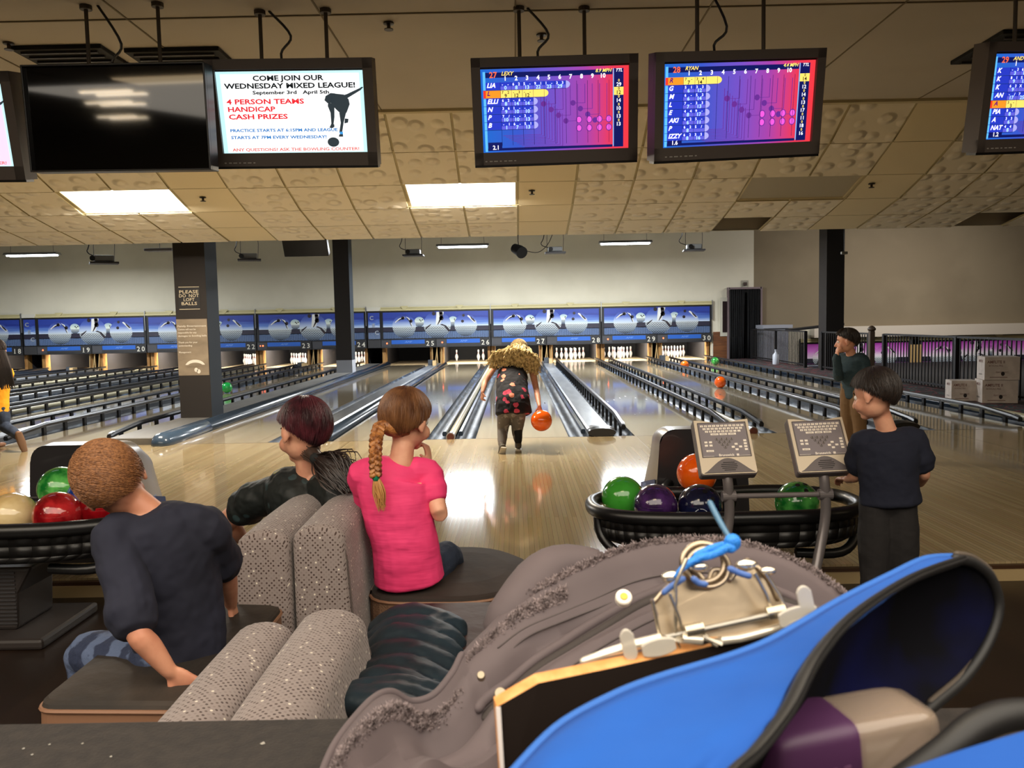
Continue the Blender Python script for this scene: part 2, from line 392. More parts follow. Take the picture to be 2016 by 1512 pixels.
# far fluorescent fittings
def fluor(x, lab, y=21.4, z=3.28, pw=520):
    t = thing('hanging_light', lab, 'light fitting', (x, y, z), group='hanging fluorescent lights')
    q = MB(); q.prism([(-.16, -.03), (.16, -.03), (.1, .03), (-.1, .03)], (x - .67, y, z), Y_, Z_, 1.34, silver); q.build('reflector', silver, t)
    for s in (-.07, .07): MB().cyl((x-.62, y+s, z-.045), (x+.62, y+s, z-.045), .019, n=8).build('tube', mat('tube_glow', (235, 245, 255), emit=18), t)
    for s in (-.55, .55): MB().cyl((x+s, y, z+.03), (x+s*.95, y, 4.4), .004, n=5).build('cable', dgrey, t)
    area('hanging_lamp', (x, y, z - .07), 1.2, .25, pw, COOL)
fluor(-1.30, 'lit hanging fluorescent light above lane twenty-six, left of the small round lamp')
fluor(2.86, 'lit hanging fluorescent light above lane twenty-eight, left of the rightmost ceiling projector')
fluor(-12.35, 'lit hanging fluorescent light at the far left of the hall')
for i, x in enumerate((1.9, -8.2, -15)): fluor(x, 'lit fluorescent light hidden above the soffit over lane ' + ('twenty-eight', 'twenty-three', 'nineteen')[i], 15.2, 3.55, 240)
area('seating_fill', (-1, -1.2, 3.2), 9, 5, 560, WARM)  # broad unseen fill without a fitting, added to brighten the seating area
for j, (x, y) in enumerate(((-4.95, .25), (-5.6, -.95), (-6.7, -3.1))):
    t = thing('ceiling_light', ('nearest', 'middle', 'farthest')[j] + ' of three small square two tube ceiling lights behind the camera at left', 'ceiling light', (x, y, 3.2))
    MB().box((x, y, 3.25), (.66, .62, .03)).build('frame', fr, t)
    for s in (-.17, .17): MB().box((x, y + s, 3.222), (.6, .07, .02)).build('tube', mat('tube_warm', (255, 236, 205), emit=22), t)
area('soffit_lamp', (-.57, 9.1, 2.66), 1.1, .5, 170, WARM); area('soffit_lamp', (-4.2, 9.1, 2.66), 1.1, .5, 170, WARM)
# ---------------- lanes ----------------
gut = mat('gutter', (34, 40, 50), .42, spec=.35, noise=(3.2, (96, 110, 126), (5, .6, 1), .5, .7))
railm = mat('bumper_black', (24, 25, 28), .3); railb = mat('bumper_blue', (40, 52, 66), .22, coat=.4)
cap = mat('cap_metal', (150, 154, 158), .32, .6, noise=(4, (128, 132, 138), (2, .3, 1)))
capn = mat('cap_pale', (176, 168, 140), .4)
dots = mat('lane_dots', (50, 40, 30), .4)
ZL = 0.0
def gutter(mb, xa, xb, y0, y1):
    rows = []
    for i in range(9):
        a = math.pi * i / 8; x = (xa + xb) / 2 - math.cos(a) * (xb - xa) / 2; z = -.005 - math.sin(a) * .085
        rows.append([V((x, y0, z)), V((x, y1, z))])
    mb.grid(rows)
for n in range(17, 31):
    x = lane_x(n)
    if x < -19.5: continue
    t = thing('bowling_lane', 'polished wooden bowling lane running to the pins under number ' + NW[n], 'bowling lane', (x + LN/2, YF, 0), group='bowling lanes')
    MB().bb(x, x + LN, YF, YM + .12, -.19, ZL).build('lane_surface', lanew, t)
    for s in (0, 1):
        if s == 0 and n in (19, 25, 26): continue
        g = MB(); gutter(g, *((x + LN + .002, x + LN + .235) if s else (x - .235, x - .002)), YF, YM + .12); g.build('gutter', gut, t, smooth=True)
    a = MB()
    for k in range(7):
        cx = x + LN/2 + (k - 3) * .132; cy = YF + 4.6 - abs(k - 3) * .3 + .3
        a.add([(cx - .016, cy - .15, .001), (cx + .016, cy - .15, .001), (cx, cy, .001)], [(0, 1, 2)])
    for k in range(10): a.disc((x + LN/2 + (k - 4.5) * .09, YF + 2.1 + (.15 if k % 2 else 0), .001), X_, Y_, .008, .008, 6)
    a.build('lane_arrows', dots, t)
def rail(x, y0, y1, lab, grp, side, tip=True, z=.15, post=True, c=None):
    """bumper rail on posts; side = which way it leans from the lane edge"""
    t = thing('bumper_rail', lab, 'bumper rail', (x, y0, 0), group=grp)
    ys = [y0, y0 + .14, y0 + .85, y1] if tip else [y0, y1]
    zs = [.055, .075, z, z] if tip else [z, z]
    q = MB(); pr = [(-.022, -.028), (.022, -.028), (.03, 0), (.02, .026), (-.02, .026), (-.03, 0)]
    vs = [V((x + a, y, zz + b)) for y, zz in zip(ys, zs) for a, b in pr]; k = 6; fs = []
    for i in range(len(ys)-1): fs += [(i*k+j, (i+1)*k+j, (i+1)*k+(j+1) % k, i*k+(j+1) % k) for j in range(k)]
    fs += [tuple(range(k)), tuple(range(len(vs)-1, len(vs)-1-k, -1))]
    q.add(vs, fs); q.build('rail', c or railm, t, bevel=.004)
    if tip:
        MB().box((x, y0 + .07, .1), (.036, .11, .004), rot=Matrix.Rotation(.13, 3, 'X')).build('end_plate', silver, t)
    if post:
        y = y0 + .3; p0 = None
        while y < y1:
            zt = zs[1] + (z - zs[1]) * min(1, max(0, (y - y0 - .14) / .71)) if tip else z
            if p0 is None or zt < z - .002:
                p = MB().bb(x - .016, x + .016, y - .03, y + .03, -.085, zt - .02).build('post', black, t)
                if zt >= z - .002: p0 = (p, y)
            else:
                p = p0[0].copy(); col.objects.link(p); p.parent = t; p.location = (0, y - p0[1], 0)
            y += .5
    return t
UPn = [18, 19, 20, 21, 22, 23, 28, 29, 30]
for n in range(17, 31):
    x = lane_x(n)
    if x < -19.5: continue
    for s, nm in ((0, 'left'), (1, 'right')):
        xx = x - .085 if s == 0 else x + LN + .085
        up = n in UPn or n == 24
        if n == 24 and s == 1: up = True
        if up:
            rail(xx, YF + .35 + (.25 if n < 24 else 0), YM + .1, 'raised black bumper rail on the %s side of lane %s' % (nm, NW[n]), 'raised bumper rails', s, z=.125)
        elif (n, s) not in ((25, 0), (25, 1), (26, 0)):
            rail(x - .19 if s == 0 else x + LN + .19, YF + .3, YM, 'lowered bumper rail lying in the gutter on the %s side of lane %s' % (nm, NW[n]), 'lowered bumper rails', s, tip=False, z=.02, post=False, c=railb)
# things in the gaps
for n in range(17, 31, 2):
    x = lane_x(n)
    if x < -19.5: continue
    xc = x + LN + GC/2
    t = thing('ball_return_cap', 'flat grey metal ball return cover between lanes %s and %s' % (NW[n], NW[n+1]), 'ball return cover', (xc, YF, 0), group='ball return covers')
    q = MB(); q.prism([(-.142, -.1), (.142, -.1), (.142, .045), (.12, .06), (-.12, .06), (-.142, .045)], (xc, YM, 0), X_, Z_, YM - YF - .1); q.build('cover', cap, t)
    e = MB(); e.tube([(xc, YF - .03, .045), (xc, YF + .12, .055)], [.16, .16], 18, ratio=.32, side=X_); e.build('end_cap', railm, t, smooth=True)
    e = MB(); e.tube([(xc, YF + .08, .07), (xc, YF + .3, .07)], [.155, .14], 18, ratio=.2, side=X_); e.build('end_collar', silver, t, smooth=True)
    t2 = thing('sensor_box', 'small grey and tan box on the return cover right of lane %s' % NW[n], 'sensor box', (xc, YM - 1.3, .06))
    MB().bb(xc - .12, xc + .02, YM - 1.42, YM - 1.2, .06, .22).build('housing', mat('boxgrey', (56, 60, 66), .6), t2)
    MB().bb(xc + .02, xc + .12, YM - 1.5, YM - 1.25, .06, .2).build('side_block', mat('boxtan', (190, 160, 112), .6), t2)
    if n < 29:
        x2 = lane_x(n + 1) + LN
        gap = lane_x(n + 2) - x2
        if gap < .7:
            xc = x2 + gap/2
            t = thing('lane_divider', 'pale rounded divider strip between lanes %s and %s' % (NW[n+1], NW[n+2]), 'lane divider', (xc, YF, 0), group='lane dividers')
            MB().tube([(xc, YF + .05, .02), (xc, YM, .02)], [.042, .042], 14, side=X_).build('tube', capn, t, smooth=True)
            MB().tube([(xc, YF - .02, .025), (xc, YF + .09, .025)], [.052, .052], 16, side=X_).build('end_collar', silver, t, smooth=True)
            MB().tube([(xc, YF - .026, .025), (xc, YF - .018, .025)], [.042, .042], 16, side=X_).build('end_plug', mat('plug_red', (96, 44, 30), .5), t, smooth=True)
        else:
            t = thing('lane_divider', 'wide flat grey walkway strip between lanes %s and %s' % (NW[n+1], NW[n+2]), 'lane divider', (x2 + gap/2, YF, 0), group='lane dividers')
            MB().bb(x2 + .24, x2 + gap - .24, YF, YM, -.19, .08).build('platform', mat('platform_grey', (118, 116, 112), .45, noise=(3, (104, 102, 98), (1, .3, 1))), t, bevel=.01)
            xg = lane_x(n + 2) - .12
            t = thing('gutter_tube', 'glossy dark blue rounded bumper tube along the left edge of lane ' + NW[n + 2], 'bumper tube', (xg, YF, 0))
            MB().ctube([(xg, YF + .1, .02), (xg, YM, .02)], .115, 20, side=X_).build('tube', railb, t, smooth=True)
            MB().ctube([(xg, YF - .05, .02), (xg, YF + 1.2, .022)], .12, 20, side=X_).build('sleeve', mat('sleeve_blue', (58, 74, 92), .2, coat=.5), t, smooth=True)
xg = lane_x(26) - .12
t = thing('gutter_tube', 'glossy dark blue rounded bumper tube along the left edge of lane twenty-six', 'bumper tube', (xg, YF, 0))
MB().ctube([(xg, YF + .1, .0), (xg, YM, .0)], .085, 16, side=X_).build('tube', railb, t, smooth=True)
# outside edge of lane 30
xo = lane_x(30) + LN + .24
t = thing('lane_kerb', 'dark kerb strip between lane 30 and the patterned carpet', 'kerb', (xo, YF, 0))
MB().bb(xo, xo + .06, YF - .3, YM, -.1, .05).build('kerb', railb, t, bevel=.01)
MB().tube([(xo + .03, YF - .35, .04), (xo + .03, YF + 2.2, .06)], .05, 12).build('pale_end', capn, t, smooth=True)
# ---------------- columns ----------------
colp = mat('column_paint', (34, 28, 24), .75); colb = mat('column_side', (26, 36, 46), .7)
def column(x, y, w, d, lab, zb=.08, foot=False):
    t = thing('column', lab, 'column', (x, y, zb))
    q = MB(); z0, z1 = zb, 4.4; q.bb(x - w/2, x + w/2, y - d/2, y + d/2, z0 + (.32 if foot else 0), z1, colp)
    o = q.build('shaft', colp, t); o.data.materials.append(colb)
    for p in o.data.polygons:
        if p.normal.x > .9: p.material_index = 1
    if foot: MB().bb(x - w/2 - .004, x + w/2 + .004, y - d/2 - .004, y + d/2 + .004, zb, zb + .32).build('base', mat('column_base', (150, 152, 158), .6), t)
    return t
CX = -4.41
column(CX, 11.55, .43, .45, 'large dark square column with notices on it, on the strip between lanes twenty-four and twenty-five')
column(CX, 21.5, .40, .45, 'black column with pale grey base farther along the strip between lanes twenty-four and twenty-five', foot=True)
column(7.62, 20.05, .42, .5, 'black square column beside the railing on the right', zb=-1.29)
q = MB(); yy = 11.55 - .225 - .004; sgn = mat('sign_letters', (205, 190, 160), .6)
for z in (1.87, 1.57): q.box((CX - .02, yy, z), (.28, .004, .008), sgn)
for i, s in enumerate(('PLEASE', 'DO  NOT', 'LOFT', 'BALLS')): q.text(s, (CX - .02, yy - .003, 1.785 - i * .053), X_, Z_, .06, sgn, wid=(.26, .27, .15, .21)[i], bold=.01)
q.box((CX - .02, yy + .001, 1.72), (.29, .002, .3), mat('sign_black', (26, 24, 24), .5))
tag(q.build('warning_sign'), 'black sign reading please do not loft balls on the big column', 'sign')
q = MB(); q.box((CX - .004, yy + .001, 1.05), (.42, .004, .77), mat('poster_brown', (150, 134, 112), .5, noise=(3, (120, 106, 88), (1, 1, 2), .3, .7)))
pl = mat('poster_letters', (222, 212, 196), .6)
for i, s in enumerate(('Family Entertainment', 'Centre will not be', 'responsible for any', 'damages to bowling balls', '', 'Thank you for your', 'understanding', '', 'Management')):
    if s: q.text(s, (CX - .195, yy - .003, 1.33 - i * .0445), X_, Z_, .033, pl, 'l', bold=.01, wid=None if len(s) < 20 else .39)
q.disc((CX + .02, yy - .003, .78), X_, Z_, .14, .1, 20, pl, .3, math.pi - .3); q.disc((CX + .02, yy - .004, .77), X_, Z_, .12, .07, 20, _m['poster_brown'], .2, math.pi - .2)
for a in (0, .035): q.disc((CX + .03 + a, yy - .004, .74 - a * .6), X_, Z_, .025, .03, 14, pl)
tag(q.build('notice_poster'), 'brown paper notice about bowling ball damage on the big column', 'poster')
# ---------------- masking units ----------------
sky = mat('mask_sky', (80, 110, 200), .45); nt, N, L, b = nodes(sky)
tc = N('ShaderNodeTexCoord'); sp = N('ShaderNodeSeparateXYZ'); L(tc.outputs['UV'], sp.inputs[0])
mp = N('ShaderNodeMapping'); mp.inputs['Scale'].default_value = (1.2, 9, 1); L(tc.outputs['UV'], mp.inputs[0]); no = N('ShaderNodeTexNoise'); no.inputs['Scale'].default_value = 1.6; no.inputs['Detail'].default_value = 5; L(mp.outputs[0], no.inputs[0])
ad = N('ShaderNodeMath'); ad.operation = 'MULTIPLY_ADD'; ad.inputs[1].default_value = .75; L(no.outputs['Fac'], ad.inputs[0]); L(sp.outputs['Y'], ad.inputs[2])
rp = ramp(N, [(.38, (200, 218, 240)), (.6, (100, 136, 206)), (.85, (52, 78, 172)), (1.0, (130, 160, 216)), (1.1, (44, 66, 160)), (1.3, (34, 46, 130))]); L(ad.outputs[0], rp.inputs[0]); L(rp.outputs[0], b.inputs['Base Color'])
skyp = mat('mask_sky_purple', (200, 80, 200), .45); nt, N, L, b = nodes(skyp)
tc = N('ShaderNodeTexCoord'); sp = N('ShaderNodeSeparateXYZ'); L(tc.outputs['UV'], sp.inputs[0])
rp = ramp(N, [(0, (240, 225, 245)), (.5, (214, 120, 216)), (1, (150, 40, 150))]); L(sp.outputs['Y'], rp.inputs[0]); L(rp.outputs[0], b.inputs['Base Color'])
def brickm(name, dark, light, sx, sy):
    m = mat(name, light, .45); nt, N, L, b = nodes(m); tc = N('ShaderNodeTexCoord'); mp = N('ShaderNodeMapping'); mp.inputs['Scale'].default_value = (sx, sy, 1); L(tc.outputs['UV'], mp.inputs[0])
    br = N('ShaderNodeTexBrick'); br.inputs['Scale'].default_value = 1; br.inputs['Brick Width'].default_value = 1; br.inputs['Row Height'].default_value = .5; br.inputs['Mortar Size'].default_value = .08; br.inputs['Mortar Smooth'].default_value = .2
    br.inputs['Color1'].default_value = lin(dark); br.inputs['Color2'].default_value = lin(dark); br.inputs['Mortar'].default_value = lin(light); L(mp.outputs[0], br.inputs[0]); L(br.outputs['Color'], b.inputs['Base Color']); return m
mfloor = brickm('mask_floor', (22, 28, 48), (120, 150, 200), 30, 7)
mfloorp = brickm('mask_floor_purple', (50, 20, 60), (190, 130, 200), 34, 9)
mdark = mat('mask_dark', (40, 38, 56), .5)
def ballm(name, top, mid, pale):
    m = mat(name, mid, .35); nt, N, L, b = nodes(m); tc = N('ShaderNodeTexCoord'); sp = N('ShaderNodeSeparateXYZ'); L(tc.outputs['UV'], sp.inputs[0])
    rp = ramp(N, [(0, (50, 62, 84)), (.16, (140, 156, 172)), (.42, (214, 222, 222)), (.56, pale), (.74, mid), (1, top)]); L(sp.outputs['Y'], rp.inputs[0])
    mp = N('ShaderNodeMapping'); mp.inputs['Scale'].default_value = (11, 12, 1); L(tc.outputs['UV'], mp.inputs[0])
    br = N('ShaderNodeTexBrick'); br.inputs['Scale'].default_value = 1; br.inputs['Brick Width'].default_value = 1; br.inputs['Row Height'].default_value = .5; br.inputs['Mortar Size'].default_value = .12; br.inputs['Mortar Smooth'].default_value = .1
    for k in ('Color1', 'Color2'): br.inputs[k].default_value = lin((46, 56, 76))
    br.inputs['Mortar'].default_value = (1, 1, 1, 1); L(mp.outputs[0], br.inputs[0])
    gt = N('ShaderNodeMath'); gt.operation = 'LESS_THAN'; gt.inputs[1].default_value = .44; L(sp.outputs['Y'], gt.inputs[0])
    mx = N('ShaderNodeMixRGB'); mx.blend_type = 'MULTIPLY'; L(gt.outputs[0], mx.inputs[0]); L(rp.outputs[0], mx.inputs[1]); L(br.outputs['Color'], mx.inputs[2]); L(mx.outputs[0], b.inputs['Base Color']); return m
ball1 = ballm('mask_ball', (40, 54, 140), (84, 108, 190), (176, 194, 226)); ball2 = ballm('mask_ball_pale', (150, 180, 200), (196, 214, 210), (220, 232, 220))
ballp = ballm('mask_ball_purple', (150, 50, 150), (206, 130, 206), (240, 225, 240))
hole = mat('mask_hole', (44, 36, 44), .4); pale = mat('mask_pale', (226, 228, 224), .4)
def picture(q, x0, x1, z0, z1, y, sk=sky, fl=mfloor, bl=ball1, b2=ball2):
    W = x1 - x0; H = z1 - z0
    P = lambda u, v: (x0 + W * u, z0 + H * v)
    def D(u, v, r, mt, k=0, ry=None): q.disc((x0 + W*u, y - .002 - k * .0015, z0 + H*v), X_, Z_, r * W, (ry or r) * W, 26, mt)
    def PL(pts, mt, k): q.poly([P(u, v) for u, v in pts], (0, y - .002 - k * .0015, 0), X_, Z_, mt)
    zs = z0 + H * .44
    q.quad((x0, y, zs), (x1, y, zs), (x1, y, z1), (x0, y, z1), sk); q.quad((x0, y, z0 + H*.25), (x1, y, z0+H*.25), (x1, y, zs), (x0, y, zs), mdark)
    q.quad((x0, y, z0), (x1, y, z0), (x1, y, z0+H*.27), (x0, y, z0+H*.27), fl)
    for u in (.345, .665): D(u, .62, .048, b2, 0); 
    for u, v in ((.35, .7), (.36, .66), (.375, .7), (.68, .7), (.695, .67), (.685, .64)): D(u, v, .006, hole, 1)
    D(.2, .47, .112, bl, 2); D(.515, .5, .13, bl, 3); D(.785, .48, .108, bl, 2)
    for u, v, r in ((.19, .78, .016), (.265, .66, .016), (.755, .62, .014), (.765, .84, .013)): D(u, v, r, hole, 3)
    for u, v, r in ((.485, .93, .018), (.555, .75, .021), (.55, .96, .015)): D(u, v, r, hole, 5)
    PL([(.115, .64), (.15, .76), (.2, .84), (.215, .78), (.17, .72), (.115, .6)], pale, 2.5); PL([(.12, .62), (.16, .74), (.2, .81), (.19, .74), (.15, .68)], hole, 3)
    PL([(.215, .84), (.25, .7), (.265, .5), (.28, .42), (.275, .55), (.25, .78)], pale, 3); PL([(.225, .78), (.25, .64), (.265, .48), (.275, .44), (.262, .6), (.24, .76)], hole, 3.5)
    PL([(.51, .99), (.5, .5), (.54, .52), (.56, .7), (.58, .99)], pale, 4.5); PL([(.535, .97), (.54, .75), (.515, .5), (.52, .49), (.57, .78), (.57, .97)], hole, 5)
    PL([(.395, .3), (.41, .42), (.46, .55), (.45, .48), (.42, .38)], hole, 5); PL([(.54, .5), (.58, .45), (.62, .22), (.635, .28), (.6, .46), (.56, .53)], hole, 5)
    PL([(.81, .85), (.85, .74), (.885, .6), (.87, .55), (.84, .66), (.8, .82)], pale, 3); PL([(.825, .82), (.86, .7), (.88, .6), (.865, .6), (.84, .7)], hole, 3.5)
    PL([(.25, .08), (.29, .2), (.305, .3), (.28, .12)], mat('mask_shadow', (90, 100, 110), .5), 3)
lip = mat('mask_frame', (22, 22, 24), .5); band = mat('mask_band', (54, 54, 56), .6); blue = mat('mask_blue', (44, 98, 190), .4); numm = mat('number_white', (214, 210, 196), .5)
amf = mat('amf_letters', (120, 160, 224), .4); redl = mat('red_indicator', (255, 90, 50), emit=6)
rail_y = mat('pelmet', (196, 186, 140), .5)
def serif(q, s, x, y, z, h, mt):    # painted numerals with feet
    for i, ch in enumerate(s):
        cx = x + (i - .5) * h * .95
        q.text(ch, (cx, y, z), X_, Z_, h * 1.35, mt, bold=.012)
        if ch in '1247': q.box((cx + (.0 if ch != '4' else .02), y - .001, z + .005), (h * .42, .002, h * .06), mt)
def mask(n, cx, z0=0, purple=False, W=PX):
    x0, x1 = cx - W/2 + .01, cx + W/2 - .01; y = YM - .08
    nm = 'lanes %s and %s' % (NW[n], NW[n+1])
    t = thing('masking_unit', ('purple' if purple else 'blue') + ' bowling ball picture panel above ' + nm, 'masking unit', (cx, YM, z0 + .56), group='masking units')
    q = MB(); q.bb(x0, x1, y, YM + .03, z0 + .555, z0 + 1.70, lip); 
    q.build('frame', lip, t)
    q = MB(); picture(q, x0 + .08, x1 - .06, z0 + .845, z0 + 1.655, y - .01, *((skyp, mfloorp, ballp, ballp) if purple else ())); q.build('picture', None, t)
    q = MB()
    for s in (0, 1):
        a = x0 + s * W/2; q.bb(a + .01, a + W/2 - .02, y - .03, y, z0 + .56, z0 + .81, band)
        for k in range(58): q.bb(a + .33 + k * .023, a + .335 + k * .023, y - .034, y - .03, z0 + .56, z0 + .64, lip)
        q.bb(a + .02, a + .31, y - .036, y - .03, z0 + .6, z0 + .79, mat('mask_cover', (66, 66, 70), .6))
        q.bb(a + .33, a + 1.36, y - .036, y - .03, z0 + .675, z0 + .80, blue)
        q.text('AMF', (a + .86, y - .04, z0 + .71), X_, Z_, .08, amf, wid=.24, shear=.3)
        q.bb(a + 1.385, a + W/2 - .025, y - .036, y - .03, z0 + .57, z0 + .80, mat('mask_plate', (40, 40, 42), .6))
        serif(q, str(n + s), a + 1.53, y - .042, z0 + .61, .155, numm)
        if not purple and (n + s) in (19, 23, 25, 26, 29, 30): q.disc((a + .19, y - .04, z0 + .7), X_, Z_, .024, .024, 10, redl)
        if (n + s) == 23: q.disc((a + .11, y - .04, z0 + .7), X_, Z_, .018, .018, 10, redl)
    q.build('number_band', None, t)
    q = MB(); q.bb(x0, x1, y - .05, YM, z0 + 1.71, z0 + 1.76); q.bb(x0, x1, y - .02, YM, z0 + 1.785, z0 + 1.82); q.bb(x0, x1, y, YM, z0 + 1.70, z0 + 1.82)
    q.build('pelmet', rail_y, t)
    for s in (-.95, .76):
        MB().prism([(-.13, .09), (0, -.06), (.13, .09)], (cx + s, y - .06, z0 + 1.76), X_, Z_, -.02).build('pointer', rail_y, t)
    MB().bb(x1 - .0, x1 + .02, y - .06, y, z0 + 1.25, z0 + 1.85).build('divider_strip', silver, t)
for n in range(17, 31, 2):
    mask(n, (lane_x(n) + lane_x(n+1) + LN) / 2)
for n in (19, 25):
    cx = lane_x(n) - GN/2 - .215; y = YM - .08; w = .43
    t = thing('masking_unit', 'narrow blue panel with three raised letters beside number ' + NW[n - 1], 'masking unit', (cx, YM, .56), group='masking units')
    MB().bb(cx - w/2, cx + w/2, y, YM, .555, 1.70).build('frame', lip, t)
    q = MB(); y -= .01
    q.quad((cx-.18, y, 1.2), (cx+.18, y, 1.2), (cx+.18, y, 1.655), (cx-.18, y, 1.655), sky); q.quad((cx-.18, y, 1.04), (cx+.18, y, 1.04), (cx+.18, y, 1.2), (cx-.18, y, 1.2), mdark); q.quad((cx-.18, y, .845), (cx+.18, y, .845), (cx+.18, y, 1.04), (cx-.18, y, 1.04), brickm('mask_floor_small', (34, 40, 62), (150, 176, 220), 4, 9))
    q.bb(cx - .2, cx + .2, y - .02, y + .005, .57, .81, band); q.build('picture', None, t)
    q = MB()
    for ch, dx, z, fl in (('C', -.07, 1.44, -1), ('E', 0, 1.2, -1), ('C', .08, .98, 1)): q.text(ch, (cx + dx, y - .012, z), X_ , Z_, .17, mat('raised_letter', (190, 200, 214), .3, .5), bold=.03)
    q.build('letters', None, t, solid=.02)
    MB().bb(cx - w/2, cx + w/2, y - .03, YM, 1.71, 1.82).build('pelmet', mat('pelmet_pale', (190, 150, 90) if n == 25 else (214, 210, 196), .5), t)
# machine bays behind the panels
kick = mat('kickback_wood', (190, 146, 84), .5, noise=(3, (150, 106, 56), (3, 3, 1)))
deck = mat('pin_deck', (214, 190, 150), .25)
for n in range(17, 31):
    x = lane_x(n)
    if x < -19.5: continue
    t = thing('pin_bay', 'dark pin bay with tan wooden side walls behind lane ' + NW[n], 'pinsetter bay', (x + LN/2, YM + .3, 0), group='pin bays')
    for s in (-1, 1):
        xs = x + LN/2 + s * (LN/2 + .225)
        MB().bb(xs - .03, xs + .03, YM + .2, YP + 1.6, -.19, .9).build('side_wall', dgrey, t)
        MB().bb(xs - .06 if s < 0 else xs - .06, xs + .03 if s > 0 else xs + .06, YM + .13, YM + .42, 0, .58).build('kickback', kick, t, bevel=.02)
    MB().bb(x - .25, x + LN + .25, YP + 1.5, YP + 1.55, -.19, 1.2).build('curtain', blackm, t)
    MB().bb(x - .25, x + LN + .25, YM + .15, YP + 1.5, 1.0, 1.05).build('hood', blackm, t)
    MB().bb(x - .2, x + LN + .2, YM + .13, YP + 1.5, -.12, .0).build('pin_deck', deck, t)
    MB().cyl((x + .15, YM + .5, .78), (x + LN - .15, YM + .5, .78), .016, n=8).build('lamp_tube', mat('pin_lamp', (255, 244, 226), emit=10), t)
    area('pin_lamp', (x + LN/2, YM + .55, .8), .9, .12, 95 if n not in (25,) else 8, (1, .93, .82), (.6, 0, 0))
# odd bits in the gaps between bays
st = mat('stick_wood', (176, 146, 96), .6)
for n in range(19, 31, 2):
    x = lane_x(n) + LN + GC/2
    t = thing('wooden_slats', 'tan wooden slats leaning between the pin bays of lanes %s and %s' % (NW[n], NW[n+1]), 'slat frame', (x, YM + .1, 0), group='slat frames')
    for i in range(4): MB().cyl((x - .14 + i * .09, YM - .02, -.0), (x - .1 + i * .07 + (.06 if i % 2 else -.03), YM + .02, .56), .016, n=6).build('slat', st, t)
# ---------------- pins ----------------
pinw = mat('pin_white', (240, 236, 230), .25, coat=.5); pinr = mat('pin_red', (196, 24, 32), .4)
prof_p = [(.026,0),(.0285,.01),(.036,.045),(.0605,.114),(.057,.16),(.045,.19),(.0322,.215),(.0236,.25),(.0235,.257),(.0262,.29),(.031,.32),(.0325,.34),(.029,.362),(.018,.376),(.004,.381)]
pm = MB(); pm.lathe(prof_p, (0, 0, 0), 14)
first = None
def pin(x, y, lab, grp):
    global first
    if first is None:
        t = thing('bowling_pin', lab, 'bowling pin', (x, y, .002), group=grp)
        o = MB().lathe(prof_p, (x, y, .002), 14).build('pin_body', pinw, t, smooth=True)
        for za, ra in ((.232, .0275), (.262, .0245)):
            MB().lathe([(ra, za + .002), (ra + .0006, za + .006), (ra, za + .014)], (x, y, .002), 14).build('neck_stripe', pinr, t, smooth=True)
        first = t; return t
    return dup(first, (x, y, .002), lab, group=grp)
ORD = [(0, 0, 'front pin'), (1, -.5, 'second row left'), (1, .5, 'second row right'), (2, -1, 'third row left'), (2, 0, 'third row middle'), (2, 1, 'third row right'),
       (3, -1.5, 'back row far left'), (3, -.5, 'back row inner left'), (3, .5, 'back row inner right'), (3, 1.5, 'back row far right')]
PINS = {n: range(10) for n in (22, 23, 24, 28, 29, 30)}; PINS[27] = (0, 1, 2, 5, 9, 6); PINS[26] = (3, 5, 9); PINS[21] = (6,); PINS[20] = (5,); PINS[19] = (4, 5, 9, 6); PINS[18] = (6, 9); PINS[26] = (6, 5, 9)
for n, idx in PINS.items():
    for i in idx:
        r, c, nm = ORD[i]
        pin(lane_x(n) + LN/2 + c * .3048, YP + r * .264, 'white bowling pin with red neck, %s of lane %s' % (nm, NW[n]), 'pins standing on lane %d' % n)
# ---------------- things hung from the far ceiling ----------------
def projector(u, v, Y, lab, yaw=0, s=1.0):
    c = at(u, v, Y); t = thing('ceiling_projector', lab, 'projector', c, group='hanging projectors')
    R = Matrix.Rotation(yaw, 3, 'Z')
    MB().box(c, (.44*s, .34*s, .03), rot=R).build('tray', dgrey, t)
    MB().box(c + V((0, 0, .075)), (.3*s, .26*s, .1), rot=R).build('body', mat('projector_grey', (120, 120, 118), .5), t, bevel=.015)
    MB().cyl(c + V((-.1*s, -.13*s, .075)), c + V((-.1*s, -.19*s, .07)), .045, n=14).build('lens', black, t)
    for dx, w in ((-.17, -.02), (.17, .03)): MB().tube([c + V((dx*s, 0, .02)), c + V((dx*s*.9 + w, .02, .3)), c + V((dx*s*.6, 0, 4.4 - c.z))], .005, 5).build('cable', black, t)
    MB().tube([c + V((-.15, .05, .12)), c + V((-.3, .05, .2)), c + V((-.22, 0, .45)), c + V((-.1, 0, 4.4 - c.z))], .009, 6, sub=4).build('power_lead', black, t)
projector(205, 518, 14, 'dark ceiling projector on cables left of the big column', .5)
projector(491, 512, 16.5, 'ceiling projector on cables right of the big column', .3)
projector(814, 503, 18, 'grey ceiling projector left of the middle fluorescent light')
projector(1093, 498, 18, 'grey ceiling projector right of the small round lamp')
projector(1366, 493, 17.5, 'grey ceiling projector at the right of the hanging lights', -.1)
c = at(1022, 493, 18); t = thing('spot_lamp', 'small black round spot lamp between the light and the projector', 'spot lamp', c)
MB().tube([c + V((-.1, .12, .06)), c, c + V((.06, -.12, -.06))], [.1, .12, .13], 16).build('housing', blackm, t, smooth=True)
MB().tube([c, c + V((-.02, 0, .2)), c + V((0, 0, 4.4 - c.z))], .01, 6).build('stem', black, t)
MB().tube([c + V((.1, 0, 0)), c + V((.4, 0, -.05)), c + V((.62, 0, .12)), c + V((.75, 0, .4))], .008, 6, sub=5).build('cable', black, t)
c = at(602, 482, 13.5); t = thing('hanging_screen', 'black flat screen seen from below hanging left of the middle column', 'screen', c)
